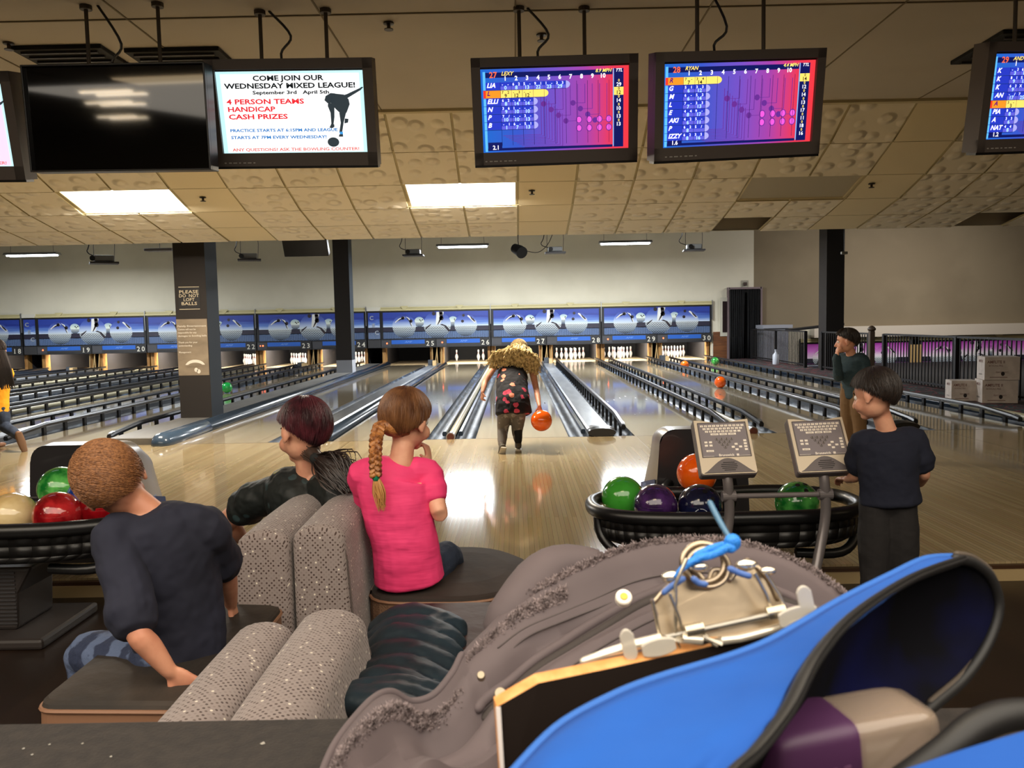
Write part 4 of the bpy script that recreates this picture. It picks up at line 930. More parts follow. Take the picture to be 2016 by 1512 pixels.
# ---------------- keypads ----------------
def console(c, yaw, tilt, roll, lab):
    c = V(c); t = thing('keypad_console', lab, 'keypad console', (c.x, c.y, FZ), group='scoring keypads')
    r = V((math.cos(yaw), math.sin(yaw), 0)); n = V((math.sin(yaw), -math.cos(yaw), 0)); up = Z_ * math.cos(tilt) + n * math.sin(tilt)
    ux = r * math.cos(roll) + up * math.sin(roll); uy = up * math.cos(roll) - r * math.sin(roll); n = ux.cross(uy); w, h = .255, .27
    F = lambda a, b_, d=0: c + ux * a + uy * b_ + n * d; M3 = Matrix((ux, uy, n)).transposed()
    hs = mat('console_grey', (108, 100, 100), .45); bei = mat('console_beige', (222, 206, 182), .45); pan = mat('console_panel', (142, 134, 138), .3); key = mat('console_key', (255, 244, 230), .45)
    top = [(.1275 - .255 * i / 12, .135 - .016 * math.sin(math.pi * i / 12) ** 2) for i in range(13)]
    O = [(-.1275, -.13), (-.12, -.138), (.12, -.138), (.1275, -.13)] + top
    MB().prism(O, F(0, 0, -.055), ux, uy, .052).build('housing', hs, t, bevel=.007)
    MB().prism([(x * .975, y * .98) for x, y in O], F(0, 0, -.004), ux, uy, .007).build('face_plate', bei, t, bevel=.002)
    MB().prism([(x * .92 * .9, y) for x, y in ((-.128, -.052), (.128, -.052), (.128, .113), (-.128, .113))], F(0, 0, .0035), ux, uy, .001).build('key_panel', pan, t)
    q = MB()
    for s in (-1, 1): q.box(F(s * .109, .03, .005), (.004, .17, .004), None, M3)
    q.box(F(0, .115, .005), (.22, .004, .004), None, M3); q.box(F(0, -.054, .004), (.22, .003, .003), None, M3); q.build('panel_bezel', hs, t)
    def K(x, y, w_=.0135, h_=.0095): return (x, y, w_, h_)
    ks = [K(-.0925 + i * .0185, .099) for i in range(11)] + [K(-.083 + i * .0185, .085) for i in range(10)] + [K(-.074 + i * .0185, .071) for i in range(9)] + [K(-.04, .057, .036), K(0, .057, .034), K(.04, .057, .036)]
    ks += [K(-.085, .018), K(-.064, .018), K(-.085, .002), K(-.064, .002), K(-.072, -.025, .034)] + [K(.092, .022 - i * .0145) for i in range(4)] + [K(.05, .006), K(.035, -.008), K(.068, -.008), K(.05, -.021)]
    lets = 'QWERTYUIOP-' + 'ASDFGHJKL+' + 'ZXCVBNM,.'; words_ = {30: 'DELETE', 31: 'SPACE', 32: 'ENTER', 37: 'SERVICE'}
    first_ = {}
    for i, (x, y, w_, h_) in enumerate(ks):
        k = (w_, h_)
        if k in first_: o = first_[k][0].copy(); col.objects.link(o); o.parent = t; p0 = first_[k][1]; o.location = ux * (x - p0[0]) + uy * (y - p0[1])
        else:
            o = MB().box(F(x, y, .0058), (w_, h_, .003), None, M3).build('key', key, t); first_[k] = (o, (x, y))
    q = MB()
    for i, (x, y, w_, h_) in enumerate(ks):
        s = lets[i] if i < 30 else words_.get(i, '')
        if s: q.text(s, F(x, y - .0028, .0076), ux, uy, .0075 if len(s) == 1 else .0062, blackm)
    q.text('Brunswick', F(0, -.0512, .0052), ux, uy, .0165, key, bold=.025); q.box(F(.05, -.0465, .0052), (.011, .011, .001), key, M3)
    for s in (-1, 1): q.box(F(s * .082, -.05, .0052), (.05, .0012, .001), key, M3)
    q.build('lettering', None, t)
    b0 = None
    for i, (rw, n_) in enumerate(((0, 4), (1, 3), (2, 2), (3, 1))):
        for j in range(n_):
            x, y = (j - (n_ - 1) / 2) * .0225, .033 - rw * .0135
            if b0 is None:
                o = MB().tube([F(x, y, .004), F(x, y, .0075)], [.0078, .0068], 14).build('pin_button', mat('button_grey', (150, 142, 140), .3, .3), t); b0 = (o, x, y)
            else: o = b0[0].copy(); col.objects.link(o); o.parent = t; o.location = ux * (x - b0[1]) + uy * (y - b0[2])
            MB().prism([(-.001, -.005), (.001, -.005), (.001, .005), (-.001, .005)], F(x, y, .0076), ux, uy, .0006).build('button_mark', blackm, o)
    hump = [(-.115, -.131)] + [(-.115 + .23 * i / 16, -.131 + .07 * math.sin(math.pi * i / 16) ** 1.4) for i in range(1, 16)] + [(.115, -.131)]
    MB().prism(hump, F(0, 0, .003), ux, uy, .004).build('speaker_hump', hs, t, bevel=.001)
    for k in range(5):
        wk = (.052, .07, .074, .066, .05)[k]; MB().box(F(.002, -.083 - k * .0092, .0072), (wk, .003, .001), None, M3).build('speaker_slot', blackm, t)
    pg = mat('pole_grey', (112, 106, 106), .28, .35)
    b0_ = F(.0, -.12, -.04)
    P = [b0_ + V((0, .02, .02)), V((b0_.x + .004, b0_.y - .0, b0_.z - .06)), V((b0_.x + .008, b0_.y + .0, b0_.z - .2)), V((b0_.x - .03, b0_.y - .03, b0_.z - .36)), V((b0_.x - .1, b0_.y - .1, b0_.z - .56)), V((b0_.x - .12, b0_.y - .12, FZ + .02))]
    MB().tube(P, .0225, 14, sub=6).build('pole', pg, t, smooth=True)
    MB().tube([P[-1] - V((0, 0, .02)), P[-1] + V((0, 0, 0))], .07, 20).build('floor_flange', pg, t, smooth=40)
    return b0_
a = console((.936, 3.706, .743), .014, -.586, .017, 'grey and beige keypad console in front of the orange ball, left of the two')
b_ = console((1.371, 3.715, .742), -.027, -.593, .032, 'grey and beige keypad console beside the boy in navy, right of the two')
t = thing('cross_bar', 'thin grey bar joining the two keypad poles', 'bar', (a + b_) / 2)
MB().cyl(a + V((.015, 0, -.1)), b_ + V((-.015, 0, -.1)), .012).build('bar', _m['pole_grey'], t)
for p, s in ((a, 1), (b_, -1)): MB().cyl(p + V((-.024, 0, -.1)), p + V((.036, 0, -.1)), .0245, n=16).build('collar', _m['pole_grey'], t)
# ---------------- booth benches ----------------
fab = mat('booth_fabric', (134, 122, 118), .85, sheen=.2); nt, N, L, b = nodes(fab)
tc = N('ShaderNodeTexCoord'); vo = N('ShaderNodeTexVoronoi'); vo.voronoi_dimensions = '2D'; vo.inputs['Scale'].default_value = 88; vo.inputs['Randomness'].default_value = .0
mp = N('ShaderNodeMapping'); mp.inputs['Rotation'].default_value = (0, 0, .785); L(tc.outputs['UV'], mp.inputs[0]); L(mp.outputs[0], vo.inputs['Vector'])
lt = N('ShaderNodeMath'); lt.operation = 'LESS_THAN'; lt.inputs[1].default_value = .27; L(vo.outputs['Distance'], lt.inputs[0])
sp = N('ShaderNodeSeparateColor'); L(vo.outputs['Color'], sp.inputs[0])
rp = ramp(N, [(0, (64, 46, 40)), (.34, (92, 78, 72)), (.5, (58, 42, 38)), (.62, (122, 110, 106)), (.93, (210, 200, 184)), (.97, (86, 72, 66)), (1, (110, 92, 84))], 'CONSTANT'); L(sp.outputs[0], rp.inputs[0])
mx = N('ShaderNodeMixRGB'); mx.inputs[1].default_value = lin((134, 122, 118)); L(lt.outputs[0], mx.inputs[0]); L(rp.outputs[0], mx.inputs[2]); L(mx.outputs[0], b.inputs['Base Color'])
no = N('ShaderNodeTexNoise'); no.inputs['Scale'].default_value = 500; L(tc.outputs['Object'], no.inputs[0]); bm_ = N('ShaderNodeBump'); bm_.inputs['Strength'].default_value = .3; bm_.inputs['Distance'].default_value = .002; L(no.outputs['Fac'], bm_.inputs['Height']); L(bm_.outputs[0], b.inputs['Normal'])
vin = mat('seat_vinyl', (34, 28, 23), .7, noise=(6, (50, 41, 33), (1, 1, 1)), bump=(14, .5)); vinb = mat('seat_vinyl_brown', (36, 27, 22), .85, noise=(6, (46, 35, 28), (1, 1, 1)), bump=(12, .25)); sidef = mat('seat_side_brown', (116, 86, 64), .8, bump=(180, .6)); pip = mat('seat_piping', (128, 92, 68), .6)
def back(q, xi, xo, y0, y1, z0, zt, lean):
    """upholstered back cushion: xi = spine side, xo = sitting side"""
    w = xo - xi; n = 20; prof_ = []
    base = [(0, z0), (0, zt - .05)] + [(w * .5 - w * .5 * math.cos(math.pi * i / 10), zt - .05 + .05 * math.sin(math.pi * i / 10)) for i in range(1, 10)] + [(w, zt - .05), (w, (zt + z0) / 2), (w, z0)]
    L_ = [0]
    for i in range(1, len(base)): L_.append(L_[-1] + math.dist(base[i], base[i-1]))
    ys = [(y0, .86, -.018), (y0 + .006, .95, -.006), (y0 + .025, 1, 0)] + [(y0 + .03 + (y1 - y0 - .06) * k / 8, 1, .004 * math.sin(math.pi * k / 8)) for k in range(9)] + [(y1 - .025, 1, 0), (y1 - .006, .95, -.006), (y1, .86, -.018)]
    rows = []
    for y, s, dz in ys:
        rows.append([V((xi + w/2 + (x - w/2) * s + (lean * (1 - (z - z0) / (zt - z0)) if x > abs(w) * .4 or (w < 0 and x < w * .6) else 0), y, z + (dz if z > zt - .1 else 0))) for x, z in base])
    m, nn = len(rows), len(base); vs = [p for r in rows for p in r]; fs = []; uvs = []
    for i in range(m - 1):
        for k in range(nn - 1):
            f = (i*nn+k, i*nn+k+1, (i+1)*nn+k+1, (i+1)*nn+k); fs.append(f); uvs.append([(L_[a % nn], ys[a // nn][0]) for a in f])
    for r, fl in ((0, 0), (m - 1, 1)):
        f = tuple(range(r*nn, r*nn+nn)); f = f if fl else tuple(reversed(f)); fs.append(f); uvs.append([(vs[a].x + 7, vs[a].z) for a in f])
    q.add(vs, fs, None, uvs)
def seat(q1, outline, zt, th):
    n = len(outline); cx = sum(p[0] for p in outline) / n; cy = sum(p[1] for p in outline) / n
    rings = []
    for s, z in ((1, zt - th), (1.005, zt - th * .5), (1.0, zt - .02), (.985, zt - .006), (.95, zt), (.6, zt + .012), (.2, zt + .016)):
        rings.append([V((cx + (x - cx) * s, cy + (y - cy) * s, z)) for x, y in outline])
    side, top = MB(), MB()
    for i in range(len(rings) - 1):
        tgt = side if i < 2 else top
        for k in range(n): j = (k+1) % n; tgt.add([rings[i][k], rings[i][j], rings[i+1][j], rings[i+1][k]], [(0, 1, 2, 3)])
    top.add(rings[-1], [tuple(range(n))]); side.add(rings[0], [tuple(reversed(range(n)))])
    pipe = MB(); R = rings[2] + rings[2][:2]; pipe.tube(R, .006, 6, cap=False)
    return side, top, pipe
def rnd(P, r=.08, n=5):     # round the corners of an outline
    out = []; m = len(P)
    for i in range(m):
        a, b_, c = V((*P[i-1], 0)), V((*P[i], 0)), V((*P[(i+1) % m], 0)); u = (a - b_).normalized() * min(r, (a-b_).length * .45); v_ = (c - b_).normalized() * min(r, (c-b_).length * .45)
        for k in range(n + 1):
            t = k / n; p = (b_ + u) * (1-t) ** 2 + b_ * 2 * t * (1-t) + (b_ + v_) * t * t; out.append((p.x, p.y))
    return out
def bench(lab, xi, xo, y0, y1, zt, lean, outl, zs, topm, sidem):
    t = thing('booth_bench', lab, 'booth bench', ((xi + xo)/2, (y0 + y1)/2, FZ), group='back to back booth benches')
    q = MB(); back(q, xi, xo, y0, y1, .1, zt, lean); q.build('backrest', fab, t, smooth=60)
    q = MB(); x = xo + (.0 if xo > xi else 0)
    for y in (y0 + .012, y1 - .012):
        w = xo - xi; pts = [(xi + w * .02, y, zt - .08)] + [(xi + w * .5 - w * .46 * math.cos(math.pi * i / 8), y, zt - .055 + .048 * math.sin(math.pi * i / 8)) for i in range(9)] + [(xo + lean * .2, y, zt - .12), (xo + lean * .6, y, zt - .3)]
        q.tube(pts, .003, 6)
    q.build('seam', mat('fabric_seam', (84, 74, 70), .8), t)
    s, tp, pp = seat(None, outl, zs, .13); s.build('seat_side', sidem, t, smooth=60); tp.build('seat_top', topm, t, smooth=60); pp.build('piping', pip, t, smooth=True)
    xs = [p[0] for p in outl]; ys = [p[1] for p in outl]
    MB().bb(min(xs) + .05, max(xs) - .05, min(ys) + .05, max(ys) - .05, FZ, zs - .13).build('base', blackm, t)
    MB().bb(min(xi, xo) + .03, max(xi, xo) - .03, y0 + .04, y1 - .04, FZ, .12).build('back_base', blackm, t)
    return t
bench('right rear booth bench where the girl in pink sits', -.728, -.56, 2.6, 3.22, .685, .03, rnd([(-.54, 2.81), (-.12, 2.79), (.05, 2.96), (.07, 3.2), (-.12, 3.46), (-.54, 3.46)], .13), .375, vinb, sidef)
bench('left rear booth bench where the adult with purple hair sits', -.736, -.905, 2.6, 3.2, .67, -.05, rnd([(-.92, 2.68), (-.92, 3.42), (-1.3, 3.46), (-1.34, 2.68)], .1), .4, vin, pip)
bench('right front booth bench under the dark puffer jacket', -.578, -.41, 1.4, 2.13, .585, .06, rnd([(-.4, 1.5), (.1, 1.5), (.16, 1.9), (.12, 2.7), (-.45, 2.7)], .1), .4, mat('seat_vinyl_red', (46, 28, 25), .6, bump=(12, .5), spec=.2), vin)
bench('left front booth bench where the ginger haired boy in navy sits', -.586, -.735, 1.4, 2.1, .565, -.04, rnd([(-.745, 1.86), (-.745, 2.55), (-1.15, 2.6), (-1.15, 1.88)], .05), .45, vin, pip)
# dark puffer jacket on the front right bench
pj = mat('puffer_teal', (13, 25, 32), .5, noise=(5, (22, 38, 47), (1, 1, 1)), bump=(14, .5))
t = thing('puffer_jacket', 'dark teal quilted puffer jacket lying folded on the front right bench', 'jacket', (-.2, 2.1, .4))
q = MB(); rr = random.Random(3)
for i in range(7):
    y = 1.86 + i * .095; pts = [V((-.40, y + .04, .44)), V((-.33, y + .02, .475 + .008 * math.sin(i * 2))), V((-.25, y - .0, .47)), V((-.17, y - .03, .45)), V((-.10 - .012 * i, y - .04, .425))]
    q.ctube(pts, [.05, .062, .06, .052, .03], 12, ratio=.72, side=(0, 1, .1), sub=3)
fuse('jacket_body', q, pj, t, .01, 3, .012, .06).location = (-.02, -.02, -.035)
q = MB()
for i in range(3): q.ctube([V((-.38, 1.84 + i*.03, .5)), V((-.26, 1.8 + i*.05, .505)), V((-.15, 1.8 + i*.06, .47))], [.03, .036, .028], 10, sub=3)
fuse('sleeve', q, pj, t, .01, 3, .01, .05).location = (-.02, -.02, -.035)
# ---------------- railing, boxes ----------------
rl = mat('railing_black', (22, 21, 22), .5)
def railing(pts, lab, zt=.9, zb=.05, step=.115, posts=2.0, swirl=True):
    a, b_ = V(pts[0]), V(pts[1]); d = b_ - a; n = int(d.length / step); u = d.normalized()
    t = thing('railing', lab, 'railing', a, group='black metal railings')
    MB().box((a + b_)/2 + Z_ * zt, (.05, d.length, .035) if abs(u.y) > .5 else (d.length, .05, .035)).build('top_rail', rl, t)
    MB().box((a + b_)/2 + Z_ * (zb + .03), (.03, d.length, .03) if abs(u.y) > .5 else (d.length, .03, .03)).build('bottom_rail', rl, t)
    b0 = MB().bb(a.x - .008, a.x + .008, a.y - .008, a.y + .008, zb, zt).build('baluster', rl, t)
    for i in range(1, min(n, 95)):
        o = b0.copy(); col.objects.link(o); o.parent = t; o.location = u * (i * d.length / n)
    k = max(1, round(d.length / posts)); p0 = None
    for i in range(k + 1):
        if p0 is None: p0 = MB().bb(a.x - .035, a.x + .035, a.y - .035, a.y + .035, 0, zt + .03).build('post', rl, t)
        else:
            o = p0.copy(); col.objects.link(o); o.parent = t; o.location = u * (i * d.length / k)
    return t
railing([(7.2, 10.9, .02), (7.2, 16.2, .02)], 'black metal railing beside the carton boxes, nearest the camera', posts=3.2)
railing([(7.25, 17.0, .02), (7.25, 19.6, .02)], 'short black metal railing between the wooden post and the right column', posts=2.6)
railing([(7.2, 20.6, .02), (7.2, 25.3, .02)], 'black metal railing beyond the right column in front of stored things', posts=2.4)
#railing([(9.3, 17.5, -1.3), (14.5, 17.5, -1.3)], 'black railing down among the sunken purple lanes', zt=1.0, posts=2.5)
p = at(1703, 740, 16.6); t = thing('newel_post', 'brown wooden newel post with a ball cap at the end of the railing', 'post', (7.12, 16.6, .02))
wb = mat('newel_brown', (84, 68, 54), .5)
MB().bb(7.07, 7.17, 16.55, 16.65, .02, .98).build('shaft', wb, t, bevel=.01); MB().lathe([(.05, 0), (.075, .02), (.08, .05), (.05, .09), (.01, .11)], (7.12, 16.6, .98), 16).build('cap', wb, t, smooth=True)
boxm = mat('carton_white', (206, 194, 184), .75, noise=(9, (192, 180, 170), (1, 1, 1))); ink = mat('carton_ink', (120, 84, 74), .7); inkd = mat('carton_dark', (30, 24, 26), .6); tap = mat('carton_gap', (60, 50, 44), .8)
def carton(x, y, z, w, d, h, lab, rz=0):
    t = thing('carton', lab, 'cardboard box', (x, y, z), group='white cartons by the railing')
    q = MB(); q.bb(x - w/2, x + w/2, y - d/2, y + d/2, z, z + h); q.build('box_body', boxm, t, bevel=.004)
    q = MB(); f = y - d/2 - .001
    q.text('AMFLITE II', (x - w * .18, f, z + h * .72), X_, Z_, .055, ink, wid=w * .5, bold=.02); q.text('BOWLING PINS', (x - w*.18, f, z + h * .58), X_, Z_, .035, ink, wid=w * .4); q.text('PERFORMANCE', (x + w * .0, f, z + h * .3), X_, Z_, .035, ink, wid=w * .35)
    q.disc((x + w * .02, f - .0005, z + h * .27), X_, Z_, .024, .03, 14, inkd); q.box((x - w*.1, f, z + h * .12), (w * .5, .001, .008), ink)
    g = x - w/2 - .001
    q.text('AMFLITE II', (g, y, z + h * .75), Y_ * -1, Z_, .05, ink, wid=d * .5, bold=.03); q.text('BOWLING PINS', (g, y, z + h * .2), Y_ * -1, Z_, .03, inkd, wid=d * .4)
    q.build('printing', None, t)
    MB().bb(x - w/2 + .02, x + w/2 - .02, y - .006, y + .006, z + h, z + h + .0015).build('lid_slit', tap, t)
    t.rotation_euler = (0, 0, rz); return t
carton(6.62, 12.3, .02, .36, .3, .30, 'small white carton left of the two stacked ones', -.2)
carton(6.93, 11.95, .02, .46, .38, .33, 'white carton at the bottom of the stack by the railing', -.25)
carton(6.94, 11.93, .3515, .45, .38, .33, 'white carton on top of the stack by the railing', -.25)
# ---------------- beyond the railing: storage and the purple lanes ----------------
t = thing('storage_cabinet', 'tall pale cabinet standing against the wall behind the railing', 'cabinet', (7.6, 25.2, -1.3))
cab = mat('cabinet_pale', (150, 152, 160), .6)
MB().bb(7.45, 8.2, 24.9, 25.6, -1.3, .95).build('body', cab, t); MB().bb(7.42, 8.3, 24.85, 25.65, .95, 1.05).build('top', cab, t)
t = thing('folded_table_frame', 'black folded metal table frames leaning behind the railing', 'folded frame', (8.3, 23.5, -1.3))
for i in range(4): MB().cyl((7.8 + i * .1, 23.3, -1.28), (9.2 + i * .05, 23.8, .9 - i * .12), .025, n=8).build('tube', rl, t)
MB().box((8.5, 23.6, .98), (1.5, .5, .06), rot=Matrix.Rotation(-.1, 3, 'Y')).build('table_top', blackm, t)
c3 = mat('storage_cardboard', (104, 84, 72), .8); c4 = mat('crate_blue', (30, 44, 90), .6)
t = thing('cardboard_box', 'brown cardboard box stored behind the railing', 'cardboard box', (8.6, 22.6, -1.3)); MB().bb(8.2, 9.1, 22.3, 22.9, -1.3, -.1).build('box_body', c3, t); MB().bb(8.2, 9.1, 22.59, 22.61, -.1, -.098).build('tape', tap, t)
t = thing('plastic_bottle', 'white plastic bottle standing on the carpet behind the railing', 'bottle', (7.0, 22.3, .02)); MB().lathe([(.08, 0), (.085, .02), (.085, .25), (.03, .32), (.03, .36)], (7.0, 22.3, .02), 16).build('bottle_body', mat('bottle_white', (180, 184, 192), .4), t, smooth=True); MB().cyl((7.0, 22.3, .38), (7.0, 22.3, .42), .035).build('bottle_cap', cab, t)
t = thing('wire_crate', 'grey wire crate on the floor behind the railing', 'crate', (7.85, 21.7, -1.3))
MB().bb(7.6, 8.1, 21.5, 21.9, -1.3, .0).build('crate_body', mat('crate_grey', (96, 100, 112), .6), t); 
for k in range(5): MB().bb(7.59, 8.11, 21.485, 21.5, -.45 + k * .1, -.44 + k * .1).build('crate_bar', silver, t)
MP = [(31, 10.45 + .0), (33, 10.45 + PX + .33)]
for n, cx in ((31, 10.55), (33, 14.2)): mask(n, cx, -1.23, purple=True, W=3.4)
m = MB(); m.bb(9.2, 16, YM - .3, YM + .12, .62, .95, mat('soffit_white', (196, 186, 170), .7)); m.bb(9.2, 16, YM + .05, YM + .12, .5, .7, wallr); struct(m.build('trim_4', None))
t = thing('slat_panel', 'upright tan wooden slats between the two purple panels', 'slat panel', (12.38, YM - .15, -1.0))
for i in range(4): MB().bb(12.2 + i * .1, 12.26 + i * .1, YM - .2, YM - .12, -1.2, .35).build('slat', st, t)
for i in range(3):
    xx = 9.3 + i * 1.8; t = thing('bowling_lane', 'sunken bowling lane beyond the railing, %s from the wall' % ('first', 'second', 'third')[i], 'bowling lane', (xx, YF, -1.3), group='sunken lanes')
    MB().bb(xx - LN/2, xx + LN/2, YF + .2, YM - .1, -1.3, -1.22).build('lane_surface', lanew, t); MB().bb(xx + LN/2 + .1, xx + LN/2 + .5, YF + .2, YM - .1, -1.3, -1.16).build('side_cap', cap, t)
area('pit_fill', (11.5, 22, 3.9), 4, 1, 230, (1, .94, .9), (.5, 0, 0)); area('side_fill', (12, 14, 4.2), 3, 3, 50, WARM)  # two added fills without fittings, brightening the sunken panels and right side
# window and curtained doorway on the back wall
def wx(u): return at(u, 640, YM - .05).x
x0, x1 = wx(1418), wx(1431)
t = thing('wall_window', 'narrow dark window in a white frame beside the masking units', 'window', ((x0 + x1)/2, YM, 1.0))
MB().bb(x0, x1 + .12, YM - .06, YM, .72, 1.92).build('frame', mat('window_white', (190, 186, 170), .6), t); MB().bb(x0 + .07, x1 + .05, YM - .07, YM - .055, .84, 1.8).build('pane', mat('pane_dark', (40, 28, 30), .3), t)
x0, x1 = wx(1434), wx(1497)
t = thing('door_curtain', 'black curtains hanging in a pale doorway on the back wall', 'curtain', ((x0 + x1)/2, YM - .2, 0))
dz = .02
for a_, b_ in ((x0, x0 + (x1-x0) * .46), (x0 + (x1-x0) * .56, x1 - .06)):
    rows = []
    for z in (dz, .7, 1.5, 2.14):
        rows.append([V((a_ + (b_ - a_) * k / 24, YM - .2 + .03 * math.sin(k * 1.9 + z), z)) for k in range(25)])
    MB().grid(rows).build('curtain', mat('curtain_black', (8, 8, 10), .9), t, smooth=True, solid=.006)
for xx in (x0 - .01, x1): MB().bb(xx - .03, xx + .03, YM - .16, YM, dz, 2.22).build('jamb', mat('jamb_mauve', (120, 104, 106), .6), t)
MB().bb(x0, x1, YM - .16, YM, 2.16, 2.22).build('lintel', _m['jamb_mauve'], t); MB().bb(x0, x1, YM - .04, YM - .02, dz, 2.16).build('dark_opening', blackm, t)
p = at(1467, 559, YM - .05); t = thing('wall_box', 'small dark wall box above the curtained doorway', 'wall box', p); MB().box(p, (.1, .08, .1)).build('case', mat('box_brown', (60, 46, 40), .5), t, bevel=.01); MB().box(p + V((0, .03, 0)), (.2, .02, .22)).build('plate', mat('plate_grey', (160, 156, 140), .5), t)
# robe of the swept lane hood
p = at(589, 726, 24.6); t = thing('pin_sweep_box', 'black rounded box on the ball return cover before the pins of lane twenty-three', 'sensor box', p)
MB().tube([p + V((0, -.2, -.05)), p, p + V((0, .3, .02))], [.2, .22, .2], 18, ratio=.6, side=X_).build('housing', black, t, smooth=True)
# ---------------- people ----------------
skin = mat('skin', (206, 146, 116), .5, noise=(18, (196, 132, 104), (1, 1, 1))); skin2 = mat('skin_light', (222, 164, 134), .5, noise=(18, (212, 148, 120), (1, 1, 1)))
eyew = mat('eye_white', (230, 226, 220), .2); eyed = mat('eye_dark', (40, 26, 18), .2); lips = mat('lips', (170, 84, 76), .5)
def frame(f, u):
    f = V(f).normalized(); u = V(u); u = (u - f * u.dot(f)).normalized(); s = f.cross(u); return s, f, u, Matrix((s, f, u)).transposed()
def head_shapes(q, c, f, u, k):
    s, f, u, M = frame(f, u); P = lambda a, b_, d: c + s * (a * k) + f * (b_ * k) + u * (d * k)
    q.ell(P(0, -.008, .022), (.073 * k, .090 * k, .083 * k), 24, rot=M)
    q.ell(P(0, .018, -.03), (.060 * k, .068 * k, .068 * k), 20, rot=M)
    q.ell(P(0, .058, -.082), (.024 * k, .02 * k, .018 * k), 12, rot=M)           # chin
    for e in (-1, 1):
        q.ell(P(e * .036, .055, -.038), (.026 * k, .026 * k, .028 * k), 12, rot=M)    # cheek
        q.ell(P(e * .077, -.008, -.008), (.009 * k, .019 * k, .030 * k), 12, rot=M @ Matrix.Rotation(e * -.35, 3, 'Z'))   # ear
        q.ell(P(e * .076, -.002, -.033), (.008 * k, .011 * k, .011 * k), 10, rot=M)
    q.ctube([P(0, .083, .005), P(0, .095, -.018), P(0, .1, -.032)], [.007 * k, .010 * k, .012 * k], 10)
    q.ell(P(0, .078, -.058), (.022 * k, .010 * k, .010 * k), 12, rot=M)
def face_parts(t, c, f, u, k):
    s, f, u, M = frame(f, u); P = lambda a, b_, d: c + s * (a * k) + f * (b_ * k) + u * (d * k)
    for e in (-1, 1):
        MB().ell(P(e * .03, .0665, .0), .0125 * k, 14).build('eye', eyew, t, smooth=True); MB().ell(P(e * .031, .0735, .0), .0064 * k, 10).build('iris', eyed, t, smooth=True)
        MB().ctube([P(e * .018, .081, .02), P(e * .032, .079, .024), P(e * .045, .072, .02)], .0028 * k, 6).build('eyebrow', mat('brow', (80, 56, 36), .8), t, smooth=True)
    MB().ctube([P(-.017, .08, -.056), P(0, .086, -.058), P(.017, .08, -.056)], .0042 * k, 8).build('mouth', lips, t, smooth=True)
def hand_shapes(q, w_, d, n, k=1, curl=.5, tside=1, finger=None):
    """palm, four unequal bent fingers and a thumb; d = pointing direction, n = palm normal"""
    d = V(d).normalized(); n = V(n); n = (n - d * n.dot(d)).normalized(); s = d.cross(n) * tside; k *= .78
    q.ctube([w_ - d * .005 * k, w_ + d * .03 * k, w_ + d * .075 * k], [.025 * k, .036 * k, .037 * k], 12, side=s, ratio=.42)
    for i, (off, ln) in enumerate(((.030, .068), (.010, .078), (-.010, .073), (-.029, .056))):
        b0 = w_ + d * .082 * k + s * off * k; a = curl * (.8 + .12 * i)
        d1 = d * math.cos(a * .6) + n * math.sin(a * .6); d2 = d * math.cos(a * 1.5) + n * math.sin(a * 1.5); d3 = d * math.cos(a * 2.3) + n * math.sin(a * 2.3); L = ln * k
        p1 = b0 + d1 * L * .45; p2 = p1 + d2 * L * .32; p3 = p2 + d3 * L * .25
        q.ctube([b0, p1, p2, p3], [.0098 * k, .0092 * k, .0084 * k, .0070 * k], 8)
    b0 = w_ + d * .022 * k + s * .026 * k; dt = (d * .72 + s * .62 + n * .3).normalized(); p1 = b0 + dt * .034 * k; p2 = p1 + (dt + n * curl * .5 + d * .2).normalized() * .026 * k
    q.ctube([b0, p1, p2], [.0125 * k, .0112 * k, .0085 * k], 8)
def limb(q, pts, rads, n=14, **kw): q.ctube(pts, rads, n, sub=4, **kw)
def hair_cap(t, c, f, u, k, mt, n=700, vol=1.05, ends=(.85, 1.45, 2.15), r=.0026, seed=1, jit=.12, whorl=(0, 0), wave=0, lift=0, capm=None):
    s, f, u, M = frame(f, u); rr = random.Random(seed)
    R = (.077 * k * vol, .093 * k * vol, .086 * k * vol); o = c + u * (.024 * k) - f * (.009 * k)
    cp = MB(); rows = []
    def pe(a):
        c_ = math.cos(a); return ends[0] + (ends[1] - ends[0]) * (1 - c_) if c_ > 0 else ends[1] + (ends[2] - ends[1]) * (-c_)
    def pt(a, p, m=1): d = s * (math.sin(a) * math.sin(p) * R[0]) + f * (math.cos(a) * math.sin(p) * R[1]) + u * (math.cos(p) * R[2]); return o + d * m
    for i in range(13):
        rows.append([pt(2 * math.pi * j / 36, pe(2 * math.pi * j / 36) * (i + .02) / 12, .995) for j in range(37)])
    cp.grid(rows)
    for i in range(n):
        a = rr.random() * 2 * math.pi; e = pe(a); p0 = e * rr.random() ** .6 * .85; L = min(e * 1.0 + rr.uniform(-.02, .06), p0 + rr.uniform(.45, .9)); pts = []
        m0 = rr.uniform(1.0, 1.035); ph = rr.random() * 6
        for j in range(5):
            x = j / 4; p = p0 + (L - p0) * x; aa = a + jit * x * math.sin(ph) + wave * math.sin(ph + x * 7)
            pts.append(pt(aa + whorl[0] * (1 - x), p, m0 + .012 + lift * x * (1 if j < 4 else 1.6)))
        cp.tube(pts, [r * .8, r, r, r * .8, r * .25], 4, cap=False)
    return cp.build('hair', mt, t, smooth=True)
